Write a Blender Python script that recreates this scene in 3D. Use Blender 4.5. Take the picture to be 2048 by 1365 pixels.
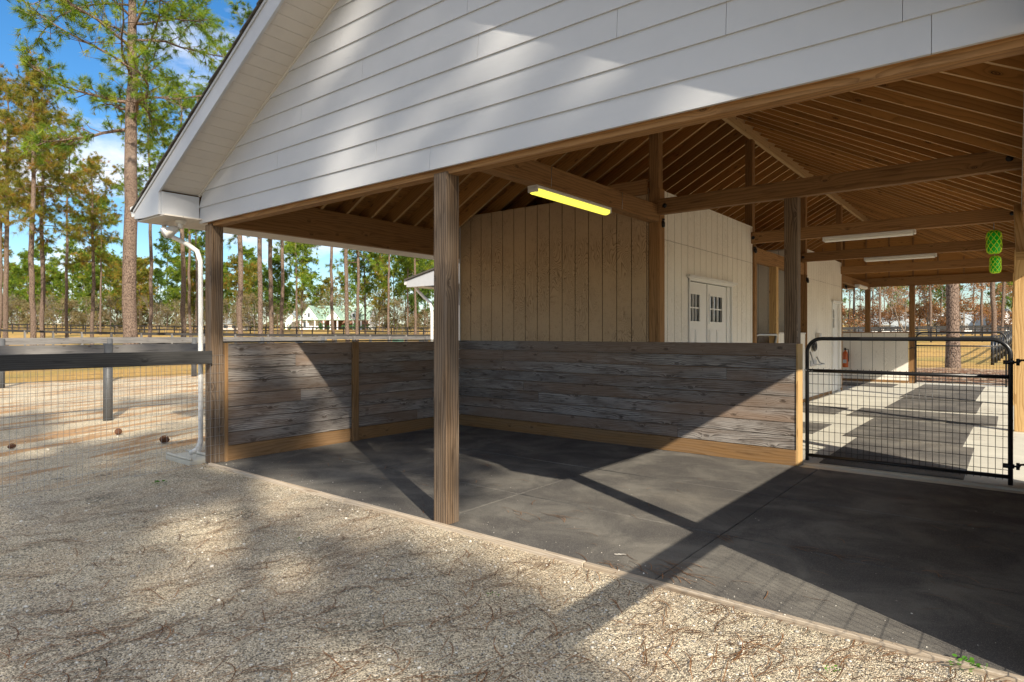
import bpy, math, random
import numpy as np
from mathutils import Vector, Matrix
for o in list(bpy.data.objects): bpy.data.objects.remove(o, do_unlink=True)
S = bpy.context.scene
COL = S.collection
R = math.radians
rng = random.Random(7)
# ------------------------------------------------------------ camera, sky, sun, exposure
HEAD, EYE, FPX, CY = 38.69, 1.432, 1263.5, 669.5
cd = bpy.data.cameras.new('camera'); cam = bpy.data.objects.new('camera', cd); COL.objects.link(cam)
cam.location = (0, 0, EYE); cam.rotation_euler = (R(90), 0, R(HEAD))
cd.sensor_width = 36; cd.lens = FPX/2048*36; cd.shift_y = -(682.5-CY)/2048; cd.clip_end = 3000; cd.clip_start = .05
S.camera = cam
SUN_EL, SUNX, SUNY = R(29.7), .884, -.467
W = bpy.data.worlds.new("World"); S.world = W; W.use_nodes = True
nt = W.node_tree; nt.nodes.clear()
def wn(t, **k):
    n = nt.nodes.new(t)
    for a, b in k.items(): setattr(n, a, b)
    return n
sky = wn('ShaderNodeTexSky', sky_type='NISHITA', sun_disc=False, sun_elevation=SUN_EL, sun_rotation=math.atan2(SUNX, SUNY))
sky.air_density = 1.0; sky.dust_density = .7; sky.ozone_density = 3.0
hs = wn('ShaderNodeHueSaturation'); hs.inputs['Saturation'].default_value = 1.3
hs.inputs['Value'].default_value = 1.0
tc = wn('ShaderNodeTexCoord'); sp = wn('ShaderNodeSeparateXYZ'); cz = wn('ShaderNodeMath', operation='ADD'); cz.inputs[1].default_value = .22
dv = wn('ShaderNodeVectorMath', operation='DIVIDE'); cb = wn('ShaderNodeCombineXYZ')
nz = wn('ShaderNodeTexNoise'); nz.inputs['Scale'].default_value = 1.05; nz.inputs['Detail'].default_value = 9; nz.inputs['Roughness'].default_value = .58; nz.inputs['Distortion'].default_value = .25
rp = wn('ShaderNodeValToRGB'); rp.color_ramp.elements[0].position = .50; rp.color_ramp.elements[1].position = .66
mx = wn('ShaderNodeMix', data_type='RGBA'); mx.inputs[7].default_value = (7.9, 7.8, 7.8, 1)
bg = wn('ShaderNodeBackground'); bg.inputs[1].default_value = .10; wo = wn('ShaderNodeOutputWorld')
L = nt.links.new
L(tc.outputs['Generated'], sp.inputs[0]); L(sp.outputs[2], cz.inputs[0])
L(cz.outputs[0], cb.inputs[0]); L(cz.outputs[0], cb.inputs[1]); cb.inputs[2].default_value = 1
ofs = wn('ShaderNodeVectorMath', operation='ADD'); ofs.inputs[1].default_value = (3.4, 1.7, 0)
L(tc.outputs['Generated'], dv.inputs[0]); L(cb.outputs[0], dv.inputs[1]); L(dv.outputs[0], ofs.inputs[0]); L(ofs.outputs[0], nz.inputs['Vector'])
high = wn('ShaderNodeMapRange', interpolation_type='SMOOTHSTEP'); high.inputs[1].default_value = .48; high.inputs[2].default_value = .75; high.inputs[4].default_value = .22   # unseen white cloud added overhead to brighten and neutralise the ambient light
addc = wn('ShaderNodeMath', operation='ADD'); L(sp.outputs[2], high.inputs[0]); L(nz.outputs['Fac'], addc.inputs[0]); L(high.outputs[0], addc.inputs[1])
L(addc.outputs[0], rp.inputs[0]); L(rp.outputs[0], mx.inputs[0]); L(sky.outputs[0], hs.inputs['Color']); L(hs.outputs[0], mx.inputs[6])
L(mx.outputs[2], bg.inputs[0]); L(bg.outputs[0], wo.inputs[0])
sd = bpy.data.lights.new('sun', 'SUN'); sun = bpy.data.objects.new('sun', sd); COL.objects.link(sun)
sd.energy = 5.0; sd.angle = R(.53); sd.color = (1.0, .90, .74)
tosun = Vector((SUNX*math.cos(SUN_EL), SUNY*math.cos(SUN_EL), math.sin(SUN_EL)))
sun.rotation_euler = tosun.to_track_quat('Z', 'Y').to_euler(); sun.location = (20, -10, 20)
S.view_settings.view_transform = 'Standard'; S.view_settings.look = 'None'; S.view_settings.gamma = 1
S.view_settings.exposure = .78
S.render.engine = 'CYCLES'; S.cycles.max_bounces = 8; S.cycles.diffuse_bounces = 5; S.cycles.transparent_max_bounces = 16

def cam_ray_point(px, z, h=0.0):           # a point seen at pixel column px, z metres ahead
    a = R(HEAD); l = (px-1024)/FPX*z
    return (-math.sin(a)*z+math.cos(a)*l, math.cos(a)*z+math.sin(a)*l, h)
def gz(x, y):
    r = math.hypot(x, y); t = max(0, r-38)
    return -.018 + .0195*t*min(1, t/20)
# ------------------------------------------------------------ object helpers
def tag(o, label=None, cat=None, group=None, kind=None):
    if label: o['label'] = label
    if cat: o['category'] = cat
    if group: o['group'] = group
    if kind: o['kind'] = kind
    return o
def thing(name, label, cat, loc=(0, 0, 0), group=None):
    o = bpy.data.objects.new(name, None); o.empty_display_size = .2; COL.objects.link(o); o.location = loc
    return tag(o, label, cat, group)
def wloc(o):
    v = Vector((0, 0, 0))
    while o: v = v+o.location; o = o.parent
    return v
class MB:
    def __init__(s): s.v = []; s.f = []; s.uv = []; s.r = []; s.m = []; s.sm = False
    def poly(s, pts, uv=None, rnd=None, m=0):
        b = len(s.v); s.v += [tuple(p) for p in pts]; s.f.append(tuple(range(b, b+len(pts))))
        s.uv += uv if uv else [(p[0]+p[1], p[2]) for p in pts]; s.r.append(rng.random() if rnd is None else rnd); s.m.append(m); return s
    def beam(s, p0, p1, w, h, up=(0, 0, 1), rnd=None, m=0):     # a bar from p0 to p1, w wide, h high
        p0 = Vector(p0); p1 = Vector(p1); d = (p1-p0); Ln = d.length; d.normalize()
        up = Vector(up); sd_ = d.cross(up)
        if sd_.length < 1e-4: sd_ = d.cross(Vector((1, 0, 0)))
        sd_.normalize(); up = sd_.cross(d).normalized()
        rnd = rng.random() if rnd is None else rnd
        b = len(s.v); c = []
        for t in (0, 1):
            for i, j in ((-1, -1), (1, -1), (1, 1), (-1, 1)):
                s.v.append(tuple(p0+d*(Ln*t)+sd_*(i*w/2)+up*(j*h/2))); c.append((Ln*t, i*w/2, j*h/2))
        def face(ix, a, k):
            s.f.append(tuple(b+i for i in ix)); s.r.append(rnd); s.m.append(m)
            for i in ix: s.uv.append((c[i][a], c[i][k]+ (0.31 if k == 2 else 0)))
        face((0, 4, 5, 1), 0, 1); face((3, 2, 6, 7), 0, 1); face((1, 5, 6, 2), 0, 2); face((0, 3, 7, 4), 0, 2)
        face((0, 1, 2, 3), 1, 2); face((4, 7, 6, 5), 1, 2)
        return s
    def box(s, a, b, axis=None, rnd=None, m=0):
        a, b = Vector(a), Vector(b); lo = Vector(map(min, a, b)); hi = Vector(map(max, a, b)); e = hi-lo; c = (lo+hi)/2
        if axis is None: axis = max(range(3), key=lambda i: e[i])
        p0, p1 = c.copy(), c.copy(); p0[axis] = lo[axis]; p1[axis] = hi[axis]
        if axis == 2: return s.beam(p0, p1, e[0], e[1], (0, 1, 0), rnd, m)
        if axis == 0: return s.beam(p0, p1, e[1], e[2], (0, 0, 1), rnd, m)
        return s.beam(p0, p1, e[0], e[2], (0, 0, 1), rnd, m)
    def tube(s, pts, r, n=10, closed=False, cap=True, rnd=0, m=0):
        pts = [Vector(p) for p in pts]; N = len(pts); rr = r if isinstance(r, (list, tuple)) else [r]*N
        b = len(s.v); prev = None
        for i, p in enumerate(pts):
            t = (pts[(i+1) % N]-pts[i-1]) if closed else (pts[min(i+1, N-1)]-pts[max(i-1, 0)])
            t.normalize()
            if prev is None:
                a = Vector((0, 0, 1)) if abs(t.z) < .9 else Vector((1, 0, 0)); x = t.cross(a).normalized()
            else: x = (prev-t*prev.dot(t)).normalized()
            prev = x; y = t.cross(x)
            for k in range(n):
                q = p+(x*math.cos(2*math.pi*k/n)+y*math.sin(2*math.pi*k/n))*rr[i]; s.v.append(tuple(q))
        cum = 0
        for i in range(N if closed else N-1):
            j = (i+1) % N; ln = (pts[j]-pts[i]).length
            for k in range(n):
                k2 = (k+1) % n
                s.f.append((b+i*n+k, b+i*n+k2, b+j*n+k2, b+j*n+k)); s.r.append(rnd); s.m.append(m)
                for u, w in ((cum, k), (cum, k+1), (cum+ln, k+1), (cum+ln, k)): s.uv.append((u, w*.05))
            cum += ln
        if cap and not closed:
            for i, fl in ((0, True), (N-1, False)):
                ix = [b+i*n+k for k in range(n)]
                if fl: ix.reverse()
                s.f.append(tuple(ix)); s.r.append(rnd); s.m.append(m); s.uv += [(0, 0)]*n
        s.sm = True; return s
    def lathe(s, c, prof, n=16, axis=2, m=0):      # prof: (radius, height) from c along axis
        b = len(s.v); c = Vector(c)
        for rad, h in prof:
            for k in range(n):
                a = 2*math.pi*k/n; q = [rad*math.cos(a), rad*math.sin(a), h]
                if axis == 0: q = [q[2], q[0], q[1]]
                if axis == 1: q = [q[0], q[2], q[1]]
                s.v.append(tuple(c+Vector(q)))
        for i in range(len(prof)-1):
            for k in range(n):
                k2 = (k+1) % n; s.f.append((b+i*n+k, b+i*n+k2, b+(i+1)*n+k2, b+(i+1)*n+k)); s.r.append(0); s.m.append(m); s.uv += [(0, 0)]*4
        s.sm = True; return s
    def build(s, name, mats, parent=None, loc=None, bevel=0, smooth=None):
        off = Vector(loc) if loc is not None else (wloc(parent) if parent else Vector((0, 0, 0)))
        me = bpy.data.meshes.new(name); me.from_pydata([(x-off.x, y-off.y, z-off.z) for x, y, z in s.v], [], s.f)
        uvl = me.uv_layers.new(name='UVMap'); uvl.data.foreach_set('uv', [c for u in s.uv for c in u])
        at = me.attributes.new('rnd', 'FLOAT', 'FACE'); at.data.foreach_set('value', s.r)
        me.polygons.foreach_set('material_index', s.m)
        if (s.sm if smooth is None else smooth): me.polygons.foreach_set('use_smooth', [True]*len(s.f))
        for mt in (mats if isinstance(mats, (list, tuple)) else [mats]): me.materials.append(mt)
        me.update()
        o = bpy.data.objects.new(name, me); COL.objects.link(o)
        if parent: o.parent = parent
        else: o.location = off
        if bevel:
            bv = o.modifiers.new('bevel', 'BEVEL'); bv.width = bevel; bv.segments = 1; bv.limit_method = 'ANGLE'
        return o
def np_mesh(name, V, F, mat, parent=None, loc=(0, 0, 0), rnd=None, smooth=False):   # V (n,3), F (m,k)
    me = bpy.data.meshes.new(name); V = np.asarray(V, np.float32); F = np.asarray(F, np.int32); k = F.shape[1]
    me.vertices.add(len(V)); me.vertices.foreach_set('co', V.ravel()); me.loops.add(F.size); me.loops.foreach_set('vertex_index', F.ravel())
    me.polygons.add(len(F)); me.polygons.foreach_set('loop_start', np.arange(0, F.size, k, dtype=np.int32))
    if smooth: me.polygons.foreach_set('use_smooth', np.ones(len(F), bool))
    if rnd is not None: me.attributes.new('rnd', 'FLOAT', 'FACE').data.foreach_set('value', np.asarray(rnd, np.float32))
    me.update(calc_edges=True); me.materials.append(mat)
    o = bpy.data.objects.new(name, me); COL.objects.link(o)
    if parent: o.parent = parent
    o.location = loc
    return o
# ------------------------------------------------------------ materials
class G:
    def __init__(s, name, rough=.7, spec=.3):
        s.mat = bpy.data.materials.new(name); s.mat.use_nodes = True; s.nt = s.mat.node_tree
        s.b = s.nt.nodes['Principled BSDF']; s.b.inputs['Roughness'].default_value = rough; s.b.inputs['Specular IOR Level'].default_value = spec
    def n(s, t, **k):
        x = s.nt.nodes.new(t)
        for a, b in k.items(): setattr(x, a, b)
        return x
    def put(s, sock, v):
        if hasattr(v, 'is_linked') or isinstance(v, bpy.types.NodeSocket): s.nt.links.new(v, sock)
        else: sock.default_value = v
    def math(s, op, a, b=0, c=None):
        x = s.n('ShaderNodeMath', operation=op); s.put(x.inputs[0], a); s.put(x.inputs[1], b)
        if c is not None: s.put(x.inputs[2], c)
        return x.outputs[0]
    def mix(s, f, a, b, blend='MIX'):
        x = s.n('ShaderNodeMix', data_type='RGBA', blend_type=blend); s.put(x.inputs[0], f)
        s.put(x.inputs[6], a if not isinstance(a, tuple) else (*a[:3], 1)); s.put(x.inputs[7], b if not isinstance(b, tuple) else (*b[:3], 1)); return x.outputs[2]
    def vec(s, x, y, z=0.):
        c = s.n('ShaderNodeCombineXYZ'); s.put(c.inputs[0], x); s.put(c.inputs[1], y); s.put(c.inputs[2], z); return c.outputs[0]
    def noise(s, v, sc=1., det=2., ro=.5, dist=0.):
        x = s.n('ShaderNodeTexNoise'); s.put(x.inputs['Vector'], v); x.inputs['Scale'].default_value = sc; x.inputs['Detail'].default_value = det
        x.inputs['Roughness'].default_value = ro; x.inputs['Distortion'].default_value = dist; return x.outputs['Fac']
    def vor(s, v, sc=1., feat='F1'):
        x = s.n('ShaderNodeTexVoronoi', feature=feat); s.put(x.inputs['Vector'], v); x.inputs['Scale'].default_value = sc; return x
    def ramp(s, v, a, b):
        x = s.n('ShaderNodeMapRange', interpolation_type='SMOOTHSTEP'); s.put(x.inputs[0], v); x.inputs[1].default_value = a; x.inputs[2].default_value = b; return x.outputs[0]
    def obj(s): return s.n('ShaderNodeTexCoord').outputs['Object']
    def pos(s): return s.n('ShaderNodeNewGeometry').outputs['Position']
    def sep(s, v):
        x = s.n('ShaderNodeSeparateXYZ'); s.put(x.inputs[0], v); return x.outputs
    def rnd(s): return s.n('ShaderNodeAttribute', attribute_name='rnd').outputs['Fac']
    def col(s, c): s.put(s.b.inputs['Base Color'], c if not isinstance(c, tuple) else (*c[:3], 1))
    def bump(s, h, st=.3, dist=.01):
        x = s.n('ShaderNodeBump'); x.inputs['Strength'].default_value = st; x.inputs['Distance'].default_value = dist; s.put(x.inputs['Height'], h)
        s.nt.links.new(x.outputs[0], s.b.inputs['Normal'])
def wood(name, base, dark, tint=.25, grain=1., knots=.55, F=34., A=5.5, weather=None, wamt=.5, rough=.75, knotc=(.035, .02, .012), bump=.35, fib=.35, sat2=None, ku=2.3, wu=1.1, wv=9., ksz=.8, pw=2.6, wetc=0):
    g = G(name, rough, .25)
    uv = g.n('ShaderNodeUVMap').outputs[0]; x = g.sep(uv); u, v = x[0], x[1]; r = g.rnd(); rz = g.math('MULTIPLY', r, 37.)
    n1 = g.noise(g.vec(g.math('MULTIPLY', u, .75), g.math('MULTIPLY', v, 5.), rz), 1., 3., .5)
    vo = g.vor(g.vec(g.math('ADD', g.math('MULTIPLY', u, ku), rz), g.math('ADD', g.math('MULTIPLY', v, 5.2), g.math('MULTIPLY', rz, 1.73)), 0.), 1.); vo.voronoi_dimensions = '2D'
    d = vo.outputs['Distance']; keep = g.math('GREATER_THAN', g.sep(vo.outputs['Color'])[0], 1-knots)
    bulge = g.math('MULTIPLY', g.math('POWER', 2.718, g.math('MULTIPLY', d, -9.)), keep)
    f = g.math('ADD', g.math('ADD', g.math('MULTIPLY', v, F), g.math('MULTIPLY', n1, A)), g.math('MULTIPLY', bulge, 3.2))
    fr = g.math('FRACT', f); ring = g.math('POWER', fr, pw)                   # soft early wood, sharp late wood
    ring = g.math('MULTIPLY', ring, g.ramp(fr, 1.0, .93))
    fibre = g.noise(g.vec(g.math('MULTIPLY', u, 7.), g.math('MULTIPLY', v, 330.), rz), 1., 2., .6)
    gm = g.math('ADD', g.math('MULTIPLY', ring, grain), g.math('MULTIPLY', g.math('SUBTRACT', fibre, .5), fib))
    c = g.mix(gm, base, dark)
    if weather:
        w = g.noise(g.vec(g.math('MULTIPLY', u, wu), g.math('MULTIPLY', v, wv), g.math('ADD', rz, 5.)), 1., 5., .62)
        wm = g.math('MULTIPLY', g.ramp(w, .5-.16, .5+.14), wamt)
        c = g.mix(wm, c, g.mix(g.math('MULTIPLY', ring, .7), weather, dark))
        w2 = g.noise(g.vec(g.math('MULTIPLY', u, wu*2.2), g.math('MULTIPLY', v, 24.), g.math('ADD', rz, 9.)), 1., 4., .6)
        c = g.mix(g.math('MULTIPLY', g.ramp(w2, .53, .72), .75), c, dark)
    if sat2:
        w3 = g.noise(g.vec(g.math('MULTIPLY', u, .5), g.math('MULTIPLY', v, 2.5), g.math('ADD', rz, 19.)), 1., 2., .5)
        c = g.mix(g.math('MULTIPLY', g.ramp(w3, .42, .62), .7), c, sat2)
    kn = g.math('MULTIPLY', g.ramp(d, .11*ksz, .05*ksz), keep)
    kr = g.math('MULTIPLY', kn, g.math('ADD', .55, g.math('MULTIPLY', g.math('SINE', g.math('MULTIPLY', d, 190.)), .4)))
    c = g.mix(kr, c, knotc)
    lum = g.math('ADD', 1-tint/2, g.math('MULTIPLY', g.math('FRACT', g.math('MULTIPLY', r, 7.31)), tint))
    c = g.mix(1., c, g.vec(lum, lum, lum), 'MULTIPLY')
    g.col(c); g.bump(g.math('ADD', g.math('MULTIPLY', gm, -1.), g.math('MULTIPLY', kn, -1.)), bump, .0025)
    return g.mat
M = {}
M['post'] = wood('post_wood', (.185, .12, .07), (.042, .026, .016), F=42, A=4.2, pw=1.6, weather=(.21, .165, .125), wamt=.6, knots=.35, bump=.6)
M['beam'] = wood('beam_wood', (.30, .16, .062), (.125, .06, .02), F=30, A=5, grain=.75, knots=.3, weather=(.28, .17, .085), wamt=.25)
M['rafter'] = wood('rafter_wood', (.42, .21, .062), (.19, .085, .022), F=26, A=5, grain=.6, knots=.75, tint=.5, ku=1.7)
M['rafter_edge_lit'] = wood('rafter_edge_lit_wood', (.54, .36, .18), (.34, .19, .08), F=20, A=3, grain=.5, knots=.2, tint=.3)  # paler copy of the rafter wood, with ground-bounced light put into its colour
M['deck'] = wood('deck_wood', (.36, .18, .055), (.16, .065, .018), F=20, A=5, grain=.6, knots=.5, tint=.3)
M['weathered'] = wood('weathered_boards', (.235, .20, .175), (.04, .031, .026), F=52, A=8.5, weather=(.40, .375, .35), wamt=.62, knots=.62, tint=.4, bump=.8, fib=.6, sat2=(.21, .14, .095), wu=2.6, wv=13., ksz=.95, grain=1.2, wetc=1, pw=1.5)
M['base'] = wood('base_board', (.27, .15, .06), (.12, .06, .02), F=30, A=4, grain=.6, knots=.3, weather=(.22, .155, .10), wamt=.4)
M['newwood'] = wood('new_wood', (.52, .34, .15), (.27, .14, .045), F=22, A=7, grain=.9, knots=.25)
M['blackwood'] = wood('black_board', (.030, .029, .028), (.010, .010, .010), F=50, A=3, grain=.6, knots=.35, weather=(.07, .068, .066), wamt=.5, tint=.2, knotc=(.006, .006, .006))
M['greyrail'] = wood('grey_rail_board', (.13, .125, .12), (.045, .042, .04), F=50, A=3, grain=.6, knots=.3, weather=(.23, .22, .21), wamt=.6, tint=.3)
M['curb'] = wood('curb_timber', (.42, .34, .25), (.16, .11, .07), F=60, A=3, grain=.6, knots=.2, weather=(.5, .45, .38), wamt=.6)
def plywood(name, base, dark, cont=.55):
    g = G(name, .8, .2); uv = g.n('ShaderNodeUVMap').outputs[0]; x = g.sep(uv); u, v = x[0], x[1]
    P = g.pos(); p = g.sep(P)
    h = g.math('ADD', p[0], p[1]); z = p[2]
    n1 = g.noise(g.vec(g.math('MULTIPLY', h, 4.2), g.math('MULTIPLY', z, 1.9), 0.), 1., 2., .5, .5)
    f = g.math('ADD', g.math('MULTIPLY', n1, 30.), g.math('MULTIPLY', h, 3.)); fr = g.math('FRACT', f)
    line = g.math('MULTIPLY', g.math('POWER', fr, 3.), g.ramp(fr, 1., .9))
    rough = g.noise(g.vec(g.math('MULTIPLY', h, 40.), g.math('MULTIPLY', z, 12.), 0.), 1., 4., .7)
    saw = g.noise(g.vec(g.math('MULTIPLY', h, 9.), g.math('MULTIPLY', z, 130.), 0.), 1., 2., .5)
    mask = g.noise(P, 1.1, 3.)
    m = g.math('ADD', g.math('MULTIPLY', line, g.math('MULTIPLY', g.ramp(mask, .4, .6), cont)), g.math('MULTIPLY', g.ramp(g.math('MULTIPLY', rough, g.math('ADD', saw, .5)), .50, .85), cont*.5))
    c = g.mix(m, base, dark); g.col(c); g.bump(g.math('MULTIPLY', m, -1.), .5, .003); return g.mat
M['ply'] = plywood('brown_plywood', (.43, .305, .185), (.14, .085, .045), 1.0)  # browner, darker base than the white plywood
M['plywhite'] = plywood('painted_plywood', (.77, .73, .65), (.34, .28, .21), .5)
def paint(name, c, rough=.45, var=.06, sc=3., emb=0.):
    g = G(name, rough, .4); P = g.pos(); n = g.noise(P, sc, 5., .6)
    g.col(g.mix(g.math('MULTIPLY', g.ramp(n, .4, .75), var), c, tuple(k*.35 for k in c)))
    if emb:
        p = g.sep(P); h = g.noise(g.vec(g.math('MULTIPLY', g.math('ADD', p[0], p[1]), 9.), 0., g.math('MULTIPLY', p[2], 260.)), 1., 3., .6, .8); g.bump(h, emb, .002)
    return g.mat
M['siding'] = paint('fibre_cement_siding', (.475, .482, .495), .55, .10, 1.3, .25)
M['trim'] = paint('white_trim', (.455, .463, .48), .4, .10, 5.)
M['vinyl'] = paint('vinyl_soffit', (.56, .52, .47), .45, .10, 4.)
M['whitewall'] = paint('white_panel', (.62, .62, .62), .5, .08, 2.)
M['doorpaint'] = paint('door_paint', (.70, .69, .66), .4, .05, 2.)
M['white_metal'] = paint('white_metal', (.68, .67, .64), .35, .12, 8.)
M['blackmetal'] = paint('black_metal', (.014, .014, .015), .32, .0, 4.)
M['greymetal'] = paint('grey_post_paint', (.075, .077, .08), .5, .3, 9.)
M['dark'] = paint('dark_gap', (.03, .022, .015), .9, 0)
M['black'] = paint('black_plastic', (.01, .01, .011), .3, 0)
def simple(name, c, rough=.5, metal=0, em=None, es=1., trans=0.):
    g = G(name, rough, .4); g.col(c); g.b.inputs['Metallic'].default_value = metal
    if em: g.b.inputs['Emission Color'].default_value = (*em, 1); g.b.inputs['Emission Strength'].default_value = es
    if trans: g.b.inputs['Transmission Weight'].default_value = trans
    return g.mat
M['wire'] = simple('galvanised_wire', (.42, .43, .44), .4, .7)
M['lens_on'] = simple('lit_yellow_lens', (.75, .72, .2), .4, 0, (.74, .68, .075), .95)
M['lens'] = simple('white_lens', (.75, .73, .66), .35)
M['lamp_glass'] = simple('lamp_glass', (.45, .47, .5), .15)
M['green'] = simple('green_plastic', (.0, .62, .04), .35)
M['lime'] = simple('lime_net', (.62, .90, .04), .5)
M['orange'] = simple('orange_red_paint', (.48, .10, .02), .35)
M['glass'] = simple('window_glass', (.02, .025, .03), .04); M['glass'].node_tree.nodes['Principled BSDF'].inputs['Specular IOR Level'].default_value = 1.
def concrete():
    g = G('concrete', .85, .25); P = g.pos(); n = g.noise(P, 1.3, 6., .65); n2 = g.noise(P, 60., 4., .6)
    c = g.mix(g.ramp(n, .35, .7), (.50, .48, .41), (.62, .60, .51)); c = g.mix(g.math('MULTIPLY', n2, .45), c, (.38, .36, .30)); g.col(c); g.bump(n2, .25, .002); return g.mat
M['concrete'] = concrete()
def rubber():
    g = G('rubber_mat_rubber', .85, .08); P = g.pos(); p = g.sep(P)
    n = g.noise(g.vec(g.math('MULTIPLY', p[0], 1.), g.math('MULTIPLY', p[1], 1.), 0.), 1.6, 6., .65, .6); n2 = g.noise(P, 230., 2., .6); sp = g.vor(P, 75.).outputs
    c = g.mix(g.ramp(n, .38, .72), (.075, .071, .068), (.175, .165, .145))
    c = g.mix(g.math('MULTIPLY', g.ramp(n2, .45, .75), .55), c, (.27, .25, .22))
    fl = g.math('MULTIPLY', g.ramp(sp['Distance'], .14, .06), g.math('GREATER_THAN', g.sep(sp['Color'])[1], .965)); c = g.mix(fl, c, (.6, .55, .45))
    dust = g.ramp(g.noise(P, .7, 4., .6), .5, .75); c = g.mix(g.math('MULTIPLY', dust, .35), c, (.24, .215, .175))
    g.col(c); g.bump(g.math('ADD', n2, g.math('MULTIPLY', g.sep(sp['Color'])[0], .2)), .5, .003); return g.mat
M['rubber'] = rubber()
def ground():
    g = G('ground_gravel_and_grass', .95, .15); P = g.pos(); p = g.sep(P); X, Y = p[0], p[1]
    V2 = g.vec(X, Y, 0.)
    big = g.noise(V2, .55, 5., .6); mid = g.noise(V2, 4., 5., .65); v1 = g.vor(V2, 140.); v2 = g.vor(V2, 70.)
    c = g.mix(g.ramp(big, .35, .7), (.56, .485, .36), (.42, .365, .285))
    c = g.mix(g.math('MULTIPLY', g.ramp(mid, .55, .8), .6), c, (.20, .175, .145))
    s1 = g.sep(v1.outputs['Color']); s2 = g.sep(v2.outputs['Color'])
    lum = g.math('ADD', .42, g.math('MULTIPLY', s1[0], 1.15)); c = g.mix(1., c, g.vec(lum, g.math('MULTIPLY', lum, .99), g.math('MULTIPLY', lum, .97)), 'MULTIPLY')
    st = g.math('MULTIPLY', g.math('GREATER_THAN', s2[1], .80), g.ramp(v2.outputs['Distance'], .42, .26)); c = g.mix(st, c, g.mix(s2[0], (.34, .31, .27), (.80, .76, .68)))
    dk = g.math('MULTIPLY', g.math('GREATER_THAN', s1[1], .86), .75); c = g.mix(dk, c, (.07, .06, .05))
    # straw wash lines
    wl = g.noise(g.vec(g.math('MULTIPLY', g.math('ADD', X, g.math('MULTIPLY', Y, .45)), 2.6), g.math('MULTIPLY', g.math('SUBTRACT', Y, g.math('MULTIPLY', X, .45)), .42), 3.), 1., 5., .65, .5)
    far = g.ramp(g.math('MULTIPLY', X, -1.), 6.5, 9.)
    c = g.mix(g.math('MULTIPLY', g.ramp(wl, .50, .57), g.math('ADD', .10, g.math('MULTIPLY', far, .75))), c, (.34, .16, .05))
    c = g.mix(g.math('MULTIPLY', far, .15), c, (.62, .50, .32))
    # moss and grime
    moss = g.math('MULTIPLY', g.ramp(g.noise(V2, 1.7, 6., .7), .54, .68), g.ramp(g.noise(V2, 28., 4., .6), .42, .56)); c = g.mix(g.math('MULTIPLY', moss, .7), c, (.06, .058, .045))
    # grass
    edge = g.math('ADD', g.math('ADD', X, g.math('MULTIPLY', g.noise(V2, .8, 4.), 2.2)), 22.2)
    gr1 = g.ramp(edge, .4, -.4); gr2 = g.ramp(g.math('ADD', Y, g.math('MULTIPLY', g.noise(V2, .35, 3.), 5.)), 34., 36.)
    gr = g.math('MAXIMUM', gr1, gr2)
    gn = g.noise(V2, 3.5, 6., .7); gb = g.noise(V2, .16, 3.)
    gc = g.mix(g.ramp(gn, .35, .7), (.46, .29, .095), (.28, .17, .055)); gc = g.mix(g.math('MULTIPLY', g.ramp(gb, .45, .65), .6), gc, (.22, .19, .06))
    c = g.mix(gr, c, gc)
    nd = g.math('MULTIPLY', g.ramp(Y, 22.3, 23.), g.math('SUBTRACT', 1., gr)); c = g.mix(g.math('MULTIPLY', nd, g.ramp(mid, .38, .5)), c, (.17, .085, .045))
    g.col(c); g.bump(g.math('ADD', g.math('MULTIPLY', v1.outputs['Distance'], -1.), g.math('ADD', g.math('MULTIPLY', v2.outputs['Distance'], -.8), g.math('MULTIPLY', mid, 3.))), .9, .008); return g.mat
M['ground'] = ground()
def shingle():
    g = G('asphalt_shingle', .9, .1); n = g.noise(g.pos(), 45., 4.); g.col(g.mix(n, (.05, .045, .04), (.13, .12, .105))); return g.mat
M['shingle'] = shingle()
def bark(name, a, b):
    g = G(name, .95, .1); P = g.obj(); p = g.sep(P)
    v = g.vor(g.vec(g.math('MULTIPLY', p[0], 22.), g.math('MULTIPLY', p[1], 22.), g.math('MULTIPLY', p[2], 7.)), 1., 'DISTANCE_TO_EDGE'); n = g.noise(P, 5., 4., .6); big = g.noise(P, .35, 3.)
    c = g.mix(n, a, b); c = g.mix(g.ramp(v.outputs['Distance'], .12, .0), c, (.05, .033, .025)); c = g.mix(g.math('MULTIPLY', g.ramp(big, .5, .7), .5), c, (.30, .24, .20)); g.col(c)
    g.bump(g.ramp(v.outputs['Distance'], 0, .15), .8, .03); return g.mat
M['bark'] = bark('pine_bark', (.27, .20, .155), (.15, .108, .085)); M['darkbark'] = bark('charred_bark', (.05, .04, .036), (.022, .02, .018)); M['greybark'] = bark('grey_bark', (.34, .29, .24), (.20, .165, .135))
def foliage(name, cols, trans=.35):
    g = G(name, .65, .25); r = g.rnd(); o = g.n('ShaderNodeObjectInfo').outputs['Random']
    cr = g.n('ShaderNodeValToRGB'); e = cr.color_ramp.elements
    while len(e) < len(cols): e.new(.5)
    for i, c in enumerate(cols): e[i].position = i/(len(cols)-1); e[i].color = (*c, 1)
    g.put(cr.inputs[0], r); lum = g.math('ADD', .8, g.math('MULTIPLY', o, .4)); c = g.mix(1., cr.outputs[0], g.vec(lum, lum, lum), 'MULTIPLY'); g.col(c)
    t = g.n('ShaderNodeBsdfTranslucent'); g.put(t.inputs[0], g.mix(1., c, (1.6, 1.7, .9), 'MULTIPLY')); ms = g.n('ShaderNodeMixShader'); ms.inputs[0].default_value = trans
    g.nt.links.new(g.b.outputs[0], ms.inputs[1]); g.nt.links.new(t.outputs[0], ms.inputs[2]); g.nt.links.new(ms.outputs[0], g.nt.nodes['Material Output'].inputs[0]); return g.mat
M['needle'] = foliage('pine_needles_green', [(.05, .095, .012), (.11, .18, .018), (.18, .25, .022), (.26, .27, .03)])
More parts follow.
